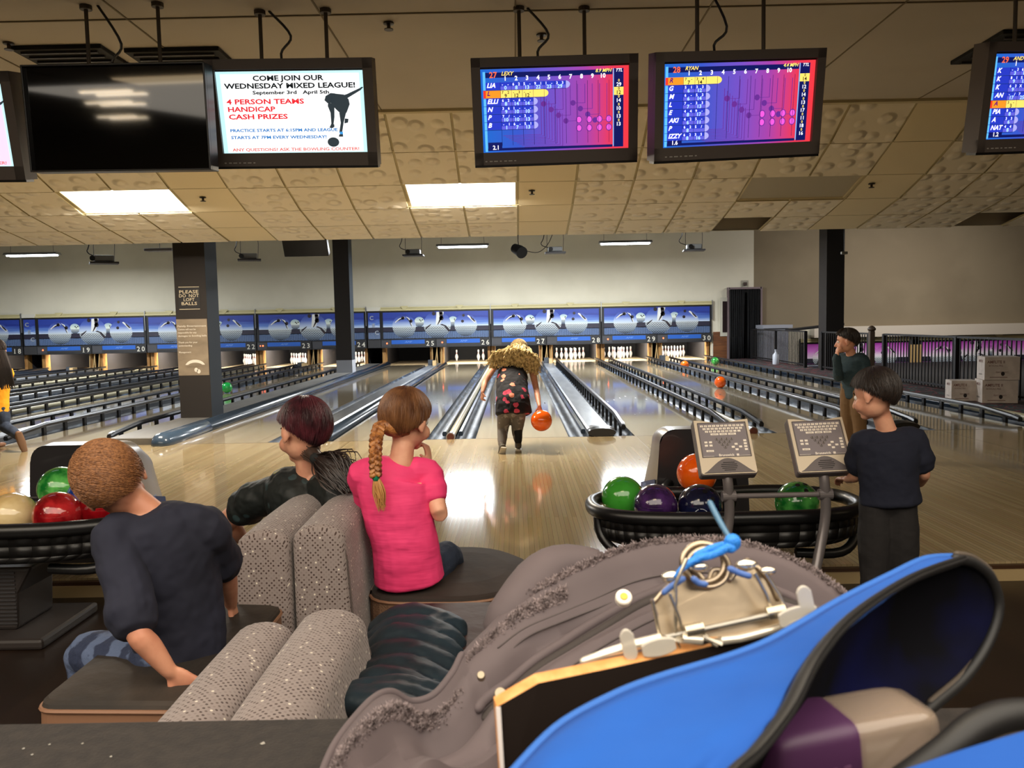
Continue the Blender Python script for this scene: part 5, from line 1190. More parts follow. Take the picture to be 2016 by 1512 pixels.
def kid(label, J, S):
    """J: joints; S: sizes and materials. Body is one skin; clothing and hair are parts."""
    t = thing('person', label, 'person', S['base']); k = S['k']; sk_ = S.get('skin', skin); hf, hu = S['face'], S['up']; vx = S.get('voxel', .006)
    side = (J['shR'] - J['shL']).normalized(); hk = S.get('hk', k)
    q = MB(); head_shapes(q, J['head'], hf, hu, hk)
    s, f, u, M = frame(hf, hu)
    q.ctube([J['nb'] - (J['head'] - J['nb']).normalized() * .02, (J['nb'] + J['head']) / 2, J['head'] - u * .03 * hk - f * .02 * hk], [.046 * k, .042 * k, .044 * k], 16)
    T = S['torso']; TT = [(T[0][0] * .5 + T[1][0] * .5, T[1][1])] + list(T[1:]); q.ctube([p for p, r in TT], [r - .016 for p, r in TT], 18, flat0=True, flat1=True, side=side, ratio=.6, sub=3)
    for e in ('L', 'R'):
        a = S.get('arm', 1) * k
        q.ctube([J['nb'] * .5 + T[-1][0] * .5, J['sh'+e] - Z_ * .01], [.034 * k, .034 * k], 12)
        limb(q, [J['sh'+e] - Z_ * .008, (J['sh'+e] * .45 + J['el'+e] * .55), J['el'+e], (J['el'+e] * .6 + J['wr'+e] * .4), J['wr'+e]], [.040 * a, .036 * a, .031 * a, .031 * a, .020 * a])
        h = S['hand'+e]; hand_shapes(q, J['wr'+e], h[0], h[1], k * S.get('hks', 1), h[2], h[3])
        l = S.get('leg', 1) * k
        limb(q, [J['hip'+e], (J['hip'+e] + J['kn'+e]) / 2, J['kn'+e], (J['kn'+e] * .65 + J['an'+e] * .35), J['an'+e]], [.066 * l, .060 * l, .044 * l, .042 * l, .028 * l])
    fuse('body', q, sk_, t, vx, 3)
    face_parts(t, J['head'], hf, hu, hk)
    # shirt
    q = MB(); q.ctube([p for p, r in T], [r for p, r in T], 22, flat0=True, flat1=True, side=side, ratio=S.get('ratio', .68), sub=3)
    ov = S.get('over', .006)
    q.ctube([J['nb'] * .2 + T[-1][0] * .8, T[-1][0]], [.045 * k, .07 * k], 16, flat0=True)
    for e in ('L', 'R'):
        fr_ = S['sleeve']; E = J['el'+e]; pts = [T[-1][0] * .5 + J['sh'+e] * .5, J['sh'+e]]; a = S.get('arm', 1) * k
        if fr_ < 1: pts += [J['sh'+e] * (1 - fr_ * .5) + E * (fr_ * .5), J['sh'+e] * (1 - fr_) + E * fr_]; rs = [.056 * k, .05 * a + ov, .047 * a + ov, .05 * a + ov * 1.3]
        elif fr_ == 1: pts += [E, J['wr'+e]]; rs = [.056 * k, .046 * a + ov, .036 * a + ov, .026 * a + ov]
        if S.get('sleeveless'): pts = pts[:2]; rs = [.045 * k, .043 * k]
        q.ctube(pts, rs, 16, sub=3)
    if S.get('flare'): q.lathe([(.06, 0), (.075, -.1)], J['nb'], 12)
    fuse(S.get('shirtname', 'shirt'), q, S['shirt'], t, vx, 5, S.get('wr', .012), S.get('wrs', .07))
    # trousers
    q = MB(); l = S.get('leg', 1) * k; hipc = (J['hipL'] + J['hipR']) / 2
    q.ctube([J['hipL'] + Z_ * .02, J['hipR'] + Z_ * .02], .078 * k, 16); q.ctube([hipc, T[0][0] * .6 + T[1][0] * .4], [.095 * k, .09 * k], 18, side=side, ratio=.75)
    for e in ('L', 'R'):
        cut = S.get('hem', 1.0); A = J['kn'+e] * (1 - cut) + J['an'+e] * cut; o_ = S.get('tov', .01)
        limb(q, [J['hip'+e], (J['hip'+e] + J['kn'+e]) / 2, J['kn'+e], (J['kn'+e] + A) / 2, A], [.074 * l, .064 * l + o_, .05 * l + o_, .044 * l + o_, .036 * l + o_])
    fuse('trousers', q, S['trousers'], t, vx, 4, .008, .06)
    for e in ('L', 'R'):
        d = V(S.get('foot'+e, (0, 1, 0))).normalized(); A = J['an'+e]; q = MB(); up_ = V(S.get('fup'+e, (0, 0, 1)))
        q.ctube([A, A - up_ * .035 * k + d * .01], [.034 * k, .036 * k], 12); q.ctube([A - up_ * .045 * k - d * .03 * k, A - up_ * .045 * k + d * .05 * k, A - up_ * .05 * k + d * .12 * k], [.034 * k, .036 * k, .031 * k], 14, side=d.cross(up_), ratio=.72)
        sh = fuse('shoe', q, S['shoe'], t, .008, 3)
        q = MB(); q.tube([A - up_ * .078 * k - d * .055 * k, A - up_ * .078 * k + d * .05 * k, A - up_ * .08 * k + d * .145 * k], [.03 * k, .037 * k, .026 * k], 14, side=d.cross(up_), ratio=.28); q.build('sole', S.get('sole', mat('sole_white', (200, 190, 170), .6)), sh, smooth=True)
    return t
W = at
# --- girl in pink ---
pinkm = mat('shirt_pink', (236, 62, 120), .75, noise=(3, (228, 52, 110), (1, 1, 1)), bump=(7, .9, (.5, .5, 2.6)))
jean = mat('jeans', (30, 40, 58), .8, noise=(8, (46, 58, 78), (1, 1, 1)), bump=(120, .3))
J = dict(head=W(800, 828, 2.93), nb=W(790, 905, 2.9), shL=W(712, 935, 2.9), shR=W(842, 932, 2.93), elL=W(742, 1045, 3.1), wrL=W(800, 1075, 3.25), elR=W(866, 1012, 2.86), wrR=W(846, 918, 3.03),
    hipL=W(775, 1135, 2.92), hipR=W(828, 1132, 2.94), knL=W(850, 1112, 3.3), knR=W(884, 1096, 3.16), anL=W(862, 1230, 3.42), anR=W(890, 1225, 3.32))
S = dict(base=W(800, 1150, 2.9), k=.95, hk=1.0, skin=skin2, face=(.55, .83, -.2), up=(.02, .1, 1), handL=((.8, .5, 0), (0, 0, -1), .5, 1), handR=((-.12, .1, 1), (-.75, .1, .1), .75, 1),
    torso=[(W(806, 1140, 2.9), .128), (W(798, 1075, 2.88), .118), (W(782, 1000, 2.88), .125), (W(778, 945, 2.9), .135), (W(786, 922, 2.9), .10)], sleeve=.42, shirt=pinkm, trousers=jean, shoe=black, wr=.014, wrs=.11, voxel=.005, leg=.95)
S['base'].z = .375
t = kid('girl in a pink shirt with a braid, sitting on the right rear bench', J, S)
ginger = mat('hair_ginger', (86, 52, 30), .45, noise=(9, (118, 78, 46), (3, 3, 1)), bump=(60, .2, (5, 5, .3)))
hair_cap(t, J['head'], S['face'], S['up'], 1.0, ginger, 3200, 1.1, (.8, 2.0, 2.6), .0018, 5, .05)
bc = [W(748, 838, 2.84), W(741, 862, 2.79), W(739, 900, 2.765), W(740, 936, 2.76)]
q = MB(); P = crom(bc, 14)
for ph in (0, 2.094, 4.189):
    pts = [p + X_ * (.0125 * math.sin(i * .55 + ph)) - Y_ * (.011 * math.sin(2 * (i * .55 + ph))) for i, p in enumerate(P)]
    q.ctube(pts, [.0135 - .004 * i / len(pts) for i in range(len(pts))], 10)
q.ctube([W(800, 846, 2.90), W(768, 842, 2.86), bc[0], bc[0] + V((0, 0, -.03))], [.03, .03, .018, .012], 12, sub=3)
q.build('braid', mat('hair_braid', (120, 70, 34), .42, noise=(30, (176, 116, 62), (2, 2, 1)), bump=(90, .5)), t, smooth=True)
MB().ctube([bc[-1] + Z_ * .008, bc[-1] - Z_ * .008], .0135, 14).build('hair_tie', mat('tie_green', (20, 130, 90), .5), t, smooth=True)
q = MB(); rr = random.Random(2)
for i in range(90):
    e = W(752, 1002, 2.765) + V((rr.uniform(-.013, .013), rr.uniform(-.01, .01), rr.uniform(-.012, .02))); a = bc[-1]; o_ = V((rr.uniform(-.014, .014), rr.uniform(-.01, .01), 0))
    q.tube([a + o_ * .4, (a * .5 + e * .5) + o_ * 1.2, e], [.0018, .0018, .0005], 4, sub=3, cap=False)
q.build('braid_tail', mat('hair_tip', (196, 142, 84), .4), t, smooth=True)
# --- adult with purple hair ---
dm = mat('shirt_dots', (14, 20, 20), .6); nt, N, L, b = nodes(dm)
tc = N('ShaderNodeTexCoord'); vo = N('ShaderNodeTexVoronoi'); vo.inputs['Scale'].default_value = 17; vo.inputs['Randomness'].default_value = .9; L(tc.outputs['Object'], vo.inputs['Vector'])
lt = N('ShaderNodeMath'); lt.operation = 'LESS_THAN'; lt.inputs[1].default_value = .3; L(vo.outputs['Distance'], lt.inputs[0]); sp = N('ShaderNodeSeparateColor'); L(vo.outputs['Color'], sp.inputs[0])
rp = ramp(N, [(0, (34, 52, 54)), (.35, (18, 26, 26)), (.6, (52, 74, 74)), (.8, (120, 114, 40)), (.87, (16, 22, 22)), (1, (16, 22, 22))], 'CONSTANT'); L(sp.outputs[0], rp.inputs[0])
mx = N('ShaderNodeMixRGB'); mx.inputs[1].default_value = lin((13, 19, 18)); L(lt.outputs[0], mx.inputs[0]); L(rp.outputs[0], mx.inputs[2]); L(mx.outputs[0], b.inputs['Base Color'])
J = dict(head=W(598, 850, 3.25), nb=W(612, 940, 3.29), shL=W(502, 985, 3.43), shR=W(672, 975, 3.13), elL=W(446, 1028, 3.55), wrL=W(478, 1062, 3.69), elR=W(640, 1060, 3.25), wrR=W(560, 1075, 3.47),
    hipL=W(600, 1120, 3.41), hipR=W(640, 1120, 3.27), knL=W(455, 1120, 3.69), knR=W(470, 1125, 3.57), anL=W(440, 1275, 3.72), anR=W(455, 1285, 3.62))
S = dict(base=W(620, 1130, 3.32), k=1.22, hk=1.14, skin=skin2, face=(-.72, .66, -.22), up=(.05, .15, 1), handL=((.3, .5, -.3), (0, 0, -1), .8, 1), handR=((-.9, .4, -.1), (0, 0, -1), .8, -1),
    torso=[(W(625, 1110, 3.32), 0.155), (W(610, 1050, 3.30), 0.150), (W(596, 1000, 3.29), 0.169), (W(594, 970, 3.29), 0.177), (W(604, 950, 3.29), 0.128)], sleeve=.3, shirt=dm, trousers=mat('trousers_dark', (24, 26, 30), 0.856), shoe=black, wr=.015, voxel=.006, arm=1.15, over=.012)
S['base'].z = .4
t = kid('adult with slicked purple hair in a ponytail and dark dotted shirt on a bench', J, S)
purpleh = mat('hair_purple', (46, 20, 26), .36, noise=(10, (84, 36, 44), (2, 2, 1)), bump=(60, .25, (4, 4, .5)))
hair_cap(t, J['head'], S['face'], S['up'], 1.16, purpleh, 2400, 1.12, (1.0, 1.6, 2.55), .0015, 9, .04)
q = MB(); rr = random.Random(5); A = W(628, 905, 3.15)
for i in range(520):
    o_ = V((rr.gauss(0, .02), rr.gauss(0, .016), rr.gauss(0, .016)))
    q.tube([W(610, 890, 3.20) + o_ * .6, A + o_ * .5, W(664, 920, 3.09) + o_ * 1.5, W(682 + rr.uniform(-6, 8), 948 + rr.uniform(-6, 8), 3.05) + o_ * 1.1], [.0022, .0022, .0024, .0010], 4, sub=3, cap=False)
q.ctube([W(615, 893, 3.19), A, W(655, 920, 3.10), W(682, 948, 3.06)], [.03, .026, .045, .022], 14, sub=3)
q.build('ponytail', mat('hair_dark_brown', (36, 25, 22), .45, noise=(8, (58, 43, 36), (1, 1, 1))), t, smooth=True)
MB().ctube([W(622, 903, 3.14), W(634, 908, 3.14)], .024, 14).build('hair_tie', mat('tie_black', (18, 20, 20), 0.856), t, smooth=True)
# --- ginger boy in navy ---
nav = mat('shirt_navy', (25, 27, 44), .9, noise=(3, (22, 24, 39), (1, 1, 1)), bump=(6, .5, (1, 1, .6)))
camo = mat('camo_denim', (34, 44, 70), .8, noise=(13, (84, 98, 128), (1, 1, 1), .48, .53), bump=(90, .3))
J = dict(head=W(222, 950, 2.1), nb=W(296, 1015, 2.12), shL=W(228, 1062, 2.06), shR=W(402, 1035, 2.16), elL=W(270, 1242, 1.93), wrL=W(334, 1322, 1.95), elR=W(443, 1120, 2.3), wrR=W(455, 1190, 2.42),
    hipL=W(312, 1315, 2.12), hipR=W(375, 1312, 2.18), knL=W(175, 1288, 2.3), knR=W(262, 1250, 2.62), anL=W(172, 1470, 2.36), anR=W(250, 1420, 2.7))
S = dict(base=W(330, 1320, 2.1), k=.93, hk=.93, skin=skin, face=(-.3, .9, -.28), up=(-.52, .0, .85), handL=((.6, .2, -.55), (.3, -.9, -.2), .35, 1), handR=((0, .4, -.8), (1, 0, 0), .5, 1),
    torso=[(W(358, 1310, 2.14), .112), (W(350, 1230, 2.15), .12), (W(326, 1140, 2.14), .138), (W(310, 1065, 2.13), .145), (W(302, 1022, 2.12), .12)], sleeve=.82, shirt=nav, trousers=camo, shoe=mat('shoe_dark', (40, 36, 40), .6), hem=.3, wr=.022, wrs=.09, voxel=.005, over=.012, tov=.016)
S['base'].z = .45
t = kid('boy with short ginger hair, navy shirt and camouflage denim shorts, sitting with tilted head', J, S)
hair_cap(t, J['head'], S['face'], S['up'], .95, mat('hair_light_ginger', (112, 72, 42), .6, noise=(150, (146, 98, 58), (1, 1, 1))), 5200, 1.12, (.95, 1.55, 2.5), .0015, 3, .5, (1.2, 0), .05, .012)
q = MB(); rr = random.Random(6); c = J['knL'] * .7 + J['anL'] * .3
for i in range(160):
    a = rr.random() * 6.28; r0 = V((math.cos(a) * .056, math.sin(a) * .056, rr.uniform(-.005, .01))); q.tube([c + r0, c + r0 * 1.06 + V((rr.uniform(-.01, .01), rr.uniform(-.01, .01), -.018)), c + r0 + V((rr.uniform(-.01, .01), 0, -.035))], [.0013, .0013, .0006], 4, cap=False)
q.build('frayed_hem', mat('fray', (150, 146, 140), .9), t)
# --- boy in navy at the right rack ---
nav2 = mat('shirt_black_navy', (12, 17, 36), .9, bump=(7, .5)); dk = mat('trousers_charcoal', (26, 23, 23), .9, bump=(8, .6, (1, 1, 1.5)))
zA = -.02
def fl(u, Y, z): p = at(u, 700, Y); p.z = z; return p
J = dict(head=W(1722, 778, 3.5), nb=W(1744, 842, 3.52), shL=W(1698, 872, 3.56), shR=W(1800, 868, 3.5), elL=W(1685, 935, 3.62), wrL=W(1668, 944, 3.78), elR=W(1818, 930, 3.5), wrR=W(1812, 952, 3.62),
    hipL=fl(1728, 3.52, .5), hipR=fl(1778, 3.5, .5), knL=fl(1727, 3.53, .2), knR=fl(1784, 3.52, .2), anL=fl(1727, 3.5, zA), anR=fl(1786, 3.5, zA))
S = dict(base=V((1.58, 3.5, FZ)), k=.88, hk=.97, skin=skin2, face=(-.62, .74, -.26), up=(0, .2, 1), handL=((-.1, .9, -.1), (0, 0, -1), .7, -1), handR=((-.2, .9, .1), (-1, 0, 0), .7, 1),
    torso=[(W(1752, 988, 3.5), .128), (W(1750, 950, 3.5), .12), (W(1749, 905, 3.5), .125), (W(1748, 872, 3.52), .13), (W(1746, 858, 3.52), .10)], sleeve=.62, shirt=nav2, trousers=dk, shoe=black, leg=1.02, over=.014, wr=.014, voxel=.006, tov=.014)
t = kid('boy with dark brown hair, dark navy shirt and charcoal trousers standing by the right rack', J, S)
hair_cap(t, J['head'], S['face'], S['up'], 1.0, mat('hair_dark', (26, 17, 13), .55, noise=(120, (40, 28, 21), (1, 1, 1))), 3200, 1.1, (1.1, 1.62, 2.5), .0017, 8, .15, lift=.01)
# --- boy in teal farther away ---
J = dict(head=W(1667, 672, 7.5), nb=W(1676, 698, 7.52), shL=W(1657, 709, 7.62), shR=W(1698, 709, 7.45), elL=W(1651, 742, 7.5), wrL=W(1647, 704, 7.42), elR=W(1707, 745, 7.4), wrR=W(1700, 772, 7.42),
    hipL=fl(1672, 7.55, .66), hipR=fl(1690, 7.47, .66), knL=fl(1671, 7.55, .36), knR=fl(1694, 7.45, .36), anL=fl(1672, 7.55, .08), anR=fl(1697, 7.45, .08))
S = dict(base=V((3.05, 7.5, 0)), k=.98, hk=1.0, skin=skin2, face=(-.9, .35, -.1), up=(0, .05, 1), handL=((.1, -.1, 1), (1, .2, 0), .7, 1), handR=((0, .1, -1), (-1, 0, 0), .4, 1),
    torso=[(W(1683, 782, 7.5), .118), (W(1681, 755, 7.5), .118), (W(1679, 730, 7.5), .122), (W(1678, 712, 7.52), .125), (W(1677, 704, 7.52), .09)], sleeve=1, shirt=mat('sweater_teal', (44, 64, 72), .9, bump=(60, .5, (.3, .3, 3))), trousers=mat('trousers_tan', (112, 84, 52), .85, bump=(9, .5)), shoe=black, voxel=.008, over=.012, tov=.014)
t = kid('boy in a teal sweater and tan trousers standing on the approach with hand at mouth', J, S)
hair_cap(t, J['head'], S['face'], S['up'], 1.0, _m['hair_dark'], 1500, 1.12, (1.0, 1.6, 2.45), .003, 4, .15, lift=.01)
# --- bowler ---
flo = mat('floral_top', (14, 11, 18), .9); nt, N, L, b = nodes(flo)
tc = N('ShaderNodeTexCoord'); vo = N('ShaderNodeTexVoronoi'); vo.inputs['Scale'].default_value = 11; L(tc.outputs['Object'], vo.inputs['Vector']); no = N('ShaderNodeTexNoise'); no.inputs['Scale'].default_value = 40; L(tc.outputs['Object'], no.inputs[0])
ad_ = N('ShaderNodeMath'); ad_.operation = 'MULTIPLY_ADD'; ad_.inputs[1].default_value = .35; L(no.outputs['Fac'], ad_.inputs[0]); L(vo.outputs['Distance'], ad_.inputs[2])
lt = N('ShaderNodeMath'); lt.operation = 'LESS_THAN'; lt.inputs[1].default_value = .5; L(ad_.outputs[0], lt.inputs[0]); sp = N('ShaderNodeSeparateColor'); L(vo.outputs['Color'], sp.inputs[0])
rp = ramp(N, [(0, (206, 70, 96)), (.35, (22, 18, 28)), (.5, (228, 140, 110)), (.7, (190, 56, 84)), (1, (24, 20, 30))], 'CONSTANT'); L(sp.outputs[0], rp.inputs[0])
mx = N('ShaderNodeMixRGB'); mx.inputs[1].default_value = lin((12, 10, 17)); L(lt.outputs[0], mx.inputs[0]); L(rp.outputs[0], mx.inputs[2]); L(mx.outputs[0], b.inputs['Base Color'])
J = dict(head=W(1022, 692, 8.95), nb=W(1013, 712, 8.86), shL=W(973, 720, 8.84), shR=W(1046, 720, 8.84), elL=W(955, 752, 8.72), wrL=W(950, 772, 8.62), elR=W(1056, 768, 8.66), wrR=W(1062, 800, 8.42),
    hipL=W(994, 808, 8.42), hipR=W(1022, 808, 8.42), knL=W(990, 846, 8.5), knR=W(1018, 848, 8.5), anL=W(988, 878, 8.28), anR=fl(1017, 8.47, .08))
S = dict(base=V((-.01, 8.47, 0)), k=1.0, hk=1.02, skin=skin, face=(.05, .85, -.5), up=(0, .45, .85), handL=((-.1, -.1, -1), (.6, .4, 0), 1.1, 1), handR=((.05, -.2, -.9), (0, .9, -.3), .25, -1),
    torso=[(W(1011, 814, 8.42), .19), (W(1010, 790, 8.46), .178), (W(1008, 762, 8.6), .165), (W(1009, 735, 8.76), .158), (W(1011, 718, 8.84), .11)], sleeve=.3, sleeveless=True, shirt=flo, shirtname='floral_top', ratio=.72, trousers=mat('leggings', (104, 96, 88), .85, noise=(16, (150, 142, 132), (1, 1, 1), .55, .62)), shoe=mat('shoe_olive', (84, 76, 58), .6), leg=1.0, voxel=.008, wr=.02, hem=.85, tov=.008,
    footL=(-.25, .5, -.85), fupL=(-.1, .8, .6))
t = kid('girl with wavy blonde hair and floral top bowling an orange ball down the middle lane', J, S)
hair_cap(t, J['head'], S['face'], S['up'], 1.12, mat('hair_blonde_top', (104, 84, 48), .5, noise=(60, (158, 134, 84), (3, 3, 1))), 900, 1.08, (.8, 1.5, 2.3), .004, 5, .08)
q = MB(); rr = random.Random(11)
for i in range(520):
    a = rr.uniform(-1, 1); st_ = W(1022 + a * 15, 679 + 8 * abs(a), 8.84) + V((0, 0, rr.uniform(-.03, .02))); dn = W(1014 + a * (50 if a < 0 else 44) + rr.uniform(-7, 7), 712 + rr.uniform(-8, 12) + (20 * a if a > 0 else -4 * a) , 8.68 + abs(a) * .05)
    mid = (st_ + dn) / 2 + V((a * .05, -.06, .035)); ph = rr.random() * 6; P = crom([st_, mid, dn], 6)
    P = [p + V((math.sin(j * 1.5 + ph), math.cos(j * 1.3 + ph), math.sin(j * 1.1)) ) * rr.uniform(.008, .02) for j, p in enumerate(P)]
    q.tube(P, [rr.uniform(.003, .006)] * (len(P) - 1) + [.001], 5, cap=False)
q.build('curls', mat('hair_blonde', (140, 112, 62), .5, noise=(38, (236, 212, 150), (1, 1, 1), .35, .65)), t, smooth=True)
c = J['anR']; MB().ctube([c + Z_ * .01, c + Z_ * .12], [.04, .045], 14).build('ankle_sock', mat('sock_black', (16, 14, 14), .8), t, smooth=True)
b5 = ball(W(1066, 828, 8.3), 'orange bowling ball held low in the right hand of the bowling girl', og)
# --- person in yellow at the left edge ---
J = dict(head=W(-6, 690, 9.25), nb=W(-8, 722, 9.22), shL=W(-38, 735, 9.2), shR=W(16, 733, 9.2), elL=W(-52, 775, 9.1), wrL=W(-50, 800, 9.0), elR=W(12, 768, 9.32), wrR=W(0, 790, 9.5),
    hipL=W(-22, 806, 9.2), hipR=W(2, 806, 9.2), knL=W(-22, 850, 9.3), knR=W(8, 838, 9.2), anL=fl(-20, 9.3, .08), anR=W(36, 858, 9.0))
S = dict(base=V((-5.75, 9.2, 0)), k=1.1, hk=1.05, skin=skin, face=(-.5, .8, -.1), up=(0, 0, 1), handL=((0, 0, -1), (1, 0, 0), .5, 1), handR=((-.3, .6, -.4), (0, 0, -1), .5, 1),
    torso=[(W(-9, 808, 9.2), .15), (W(-8, 785, 9.2), .14), (W(-8, 760, 9.2), .15), (W(-9, 738, 9.2), .155), (W(-9, 728, 9.2), .11)], sleeve=.5, shirt=mat('shirt_yellow', (236, 160, 20), .75, bump=(8, .5)), trousers=jean, shoe=mat('shoe_brown', (120, 84, 60), .6), sole=mat('sole_tan', (110, 80, 56), .7), footR=(.2, .1, -1), fupR=(-.6, .6, .2), voxel=.009, tov=.01)
t = kid('person in a yellow shirt with long dark hair stepping off the left edge', J, S)
hm2 = mat('hair_near_black', (36, 26, 22), .5); hair_cap(t, J['head'], S['face'], S['up'], 1.05, hm2, 700, 1.1, (.9, 1.6, 2.3), .004, 5, .08)
q = MB()
for i in range(160):
    a = rr.uniform(-1, 1); q.tube([W(-6 + a * 16, 690, 9.12), W(-2 + a * 24, 725, 9.05), W(4 + a * 24 + rr.uniform(-4, 4), 760 + rr.uniform(-12, 8), 9.04)], [.01, .01, .003], 5, sub=3, cap=False)
q.build('long_hair', hm2, t, smooth=True)
# ---------------- foreground counter with the coat, clipboard and bag ----------------
ctm = mat('counter_top', (28, 23, 20), .8, noise=(60, (38, 32, 28), (1, 1, 1)), bump=(300, .2))
CZ = .875
t = thing('counter', 'dark brown speckled counter ledge across the bottom in front of the camera', 'counter', (0, .6, FZ))
MB().bb(-2.6, 2.6, .1, .92, CZ - .04, CZ).build('counter_top', ctm, t, bevel=.006)
MB().bb(-2.55, 2.55, .74, .84, FZ, CZ - .04).build('knee_wall', mat('knee_wall', (36, 30, 28), .8), t)
rr = random.Random(12); q = MB()
for u, v in ((517, 1464), (97, 1466), (63, 1486), (162, 1464), (218, 1490), (46, 1474)):
    p = at(u, v, Z=CZ + .001); r = .0016 if u != 517 else .003
    q.add([p + V((r, 0, 0)), p + V((0, r * 1.4, .0004)), p + V((-r, 0, 0)), p + V((0, -r, .0004))], [(0, 1, 2, 3)])
q.build('glitter_specks', mat('speck', (220, 216, 206), .2, .6), t)
t = thing('booth_divider', 'pale grey fabric booth cushion partly hidden under the grey coat', 'booth backrest', (.25, 1.05, FZ))
q = MB(); back(q, -.02, .5, .99, 1.2, .1, .93, 0); q.build('cushion', fab, t, smooth=60); MB().bb(.03, .45, 1.02, 1.17, FZ, .1).build('base', blackm, t)
# coat
coat = mat('coat_grey', (88, 77, 79), .8, noise=(5, (80, 70, 72), (1, 1, 1)), bump=(9, .5))
coatd = mat('coat_lining', (50, 43, 41), .8); fleece = mat('coat_fleece', (150, 136, 136), .95, noise=(60, (120, 108, 108), (1, 1, 1)), bump=(120, 1.0))
seamc = mat('coat_seam', (70, 62, 62), .8); snapm = mat('snap_metal', (150, 138, 118), .35, .8)
t = thing('winter_coat', 'grey soft winter coat with snaps and fleece lining heaped on the counter', 'coat', (.1, .8, CZ), )
O = [(630, 1530, .70), (655, 1470, .76), (690, 1420, .80), (735, 1372, .84), (770, 1360, .86), (808, 1378, .87), (852, 1366, .88), (890, 1322, .9), (912, 1282, .92), (958, 1236, .94), (1010, 1186, .96), (1075, 1148, .97), (1150, 1112, .98), (1225, 1080, .98), (1310, 1064, .98), (1400, 1062, .98), (1485, 1075, .98), (1562, 1102, .97), (1622, 1137, .96), (1668, 1172, .94)]
def coat_row(k, n=120):
    P = []
    for i, (u, v, Y) in enumerate(O):
        s = i / (len(O) - 1)
        P.append((u + k * (26 + 10 * s), v + k * (52 + 18 * s), Y - k * .052 * (1 - .25 * s)))
    P = crom([V(p) for p in P], 7); out = []
    for j, p in enumerate(P):
        s = j / (len(P) - 1); f = .013 * math.sin(k * 2.4 + s * 3.0) + .007 * math.sin(k * 5.1 - s * 7) + .007 * math.sin(s * 17 + k) - .010 * max(0, math.sin(k * 3.3 + s * 5 + 1)) ** 6 - .006 * max(0, math.sin(k * 7 - s * 11)) ** 8
        w3 = at(p.x, p.y, p.z); w3 += V((0, -.3, .95)) * f * (0 if k <= 0 else min(1, k)); w3.z = max(w3.z, CZ + .004); out.append(w3)
    return out
rows = []
r0 = coat_row(0)
rows.append([V((p.x, p.y + .035, max(CZ + .002, p.z - .13) if p.y < .9 else p.z - .16)) for p in r0]); rows.append([p + V((0, .028, -.035)) for p in r0]); rows.append([p + V((0, .010, -.006)) for p in r0])
ks = [i * .22 for i in range(0, 34)]
for k in ks: rows.append(coat_row(k))
rows.append([V((p.x, p.y - .01, CZ + .002)) for p in rows[-1]])
q = MB(); q.grid(rows); q.build('shell', coat, t, smooth=True)
def coat_line(k, a, b_, r, nm, mt, off=.002, side=None, ratio=1):
    R_ = coat_row(k); n = len(R_); pts = [p + V((0, -.3, .95)) * off for p in R_[int(a * (n-1)):int(b_ * (n-1)) + 1]]
    return MB().ctube(pts, r, 10, side=side, ratio=ratio).build(nm, mt, t, smooth=True)
for k, a, b_ in ((.75, .48, .95), (.95, .46, .95), (2.6, .42, .9), (3.0, .4, .8)): coat_line(k, a, b_, .0011, 'stitch_seam', seamc, -.0002)
coat_line(1.55, .42, 1, .0055, 'zipper_placket', coatd, .0, (0, 1, .4), .6); coat_line(1.3, .40, 1, .006, 'placket_fold', coat, .001)
coat_line(3.6, .3, .9, .007, 'front_fold', coat, .0); coat_line(.05, 0, .42, .0045, 'edge_binding', coat, 0)
q = MB(); rr = random.Random(8)
Rf = coat_row(.02)
def fur(R_, a, b_, wd, n, L_):
    m_ = len(R_)
    for i in range(n):
        j = a + rr.random() * (b_ - a); x = j * (m_ - 1); i0 = min(int(x), m_ - 2); p = R_[i0].lerp(R_[i0+1], x - i0) + V((0, -.3, -.4)) * rr.uniform(-.1, 1) * wd
        d = V((rr.gauss(0, .5), rr.gauss(0, .5), 1)).normalized() * L_ * rr.uniform(.5, 1.2); q.tube([p - d * .2, p + d * .6 + V((rr.gauss(0, .001), 0, 0)), p + d], [.0009, .0008, .0002], 3, cap=False)
fur(Rf, .55, 1, .012, 2600, .007); fur(coat_row(.35), .42, .6, .03, 1500, .007); fur(coat_row(.75), .02, .36, .03, 3200, .008)
q.build('fleece_trim', fleece, t, smooth=True)
q = MB(); q.ctube([W(1000, 1225, .97), W(1060, 1150, 1.0), W(1105, 1118, 1.01), W(1160, 1108, 1.0)], [.03, .034, .03, .02], 16, sub=3); q.build('hood_fold', coat, t, smooth=True)
def snap(u, v, Y, r, nm, ring=True):
    p = W(u, v, Y); d = V((0, -.75, .66)); x = X_; y = d.cross(x)
    MB().tube([p - d * .006, p + d * .001, p + d * .0025], [r, r, r * .85], 20).build(nm, mat('snap_white', (236, 228, 214), .3) if ring else snapm, t, smooth=40)
    if ring: MB().tube([p + d * .002, p + d * .0035], [r * .5, r * .42], 16).build('snap_socket', mat('snap_gold', (190, 150, 70), .3, .8), t, smooth=40)
snap(1228, 1176, .83, .0085, 'snap_button'); snap(985, 1366, .70, .0055, 'snap_stud', False); snap(947, 1330, .77, .004, 'snap_pin', False)
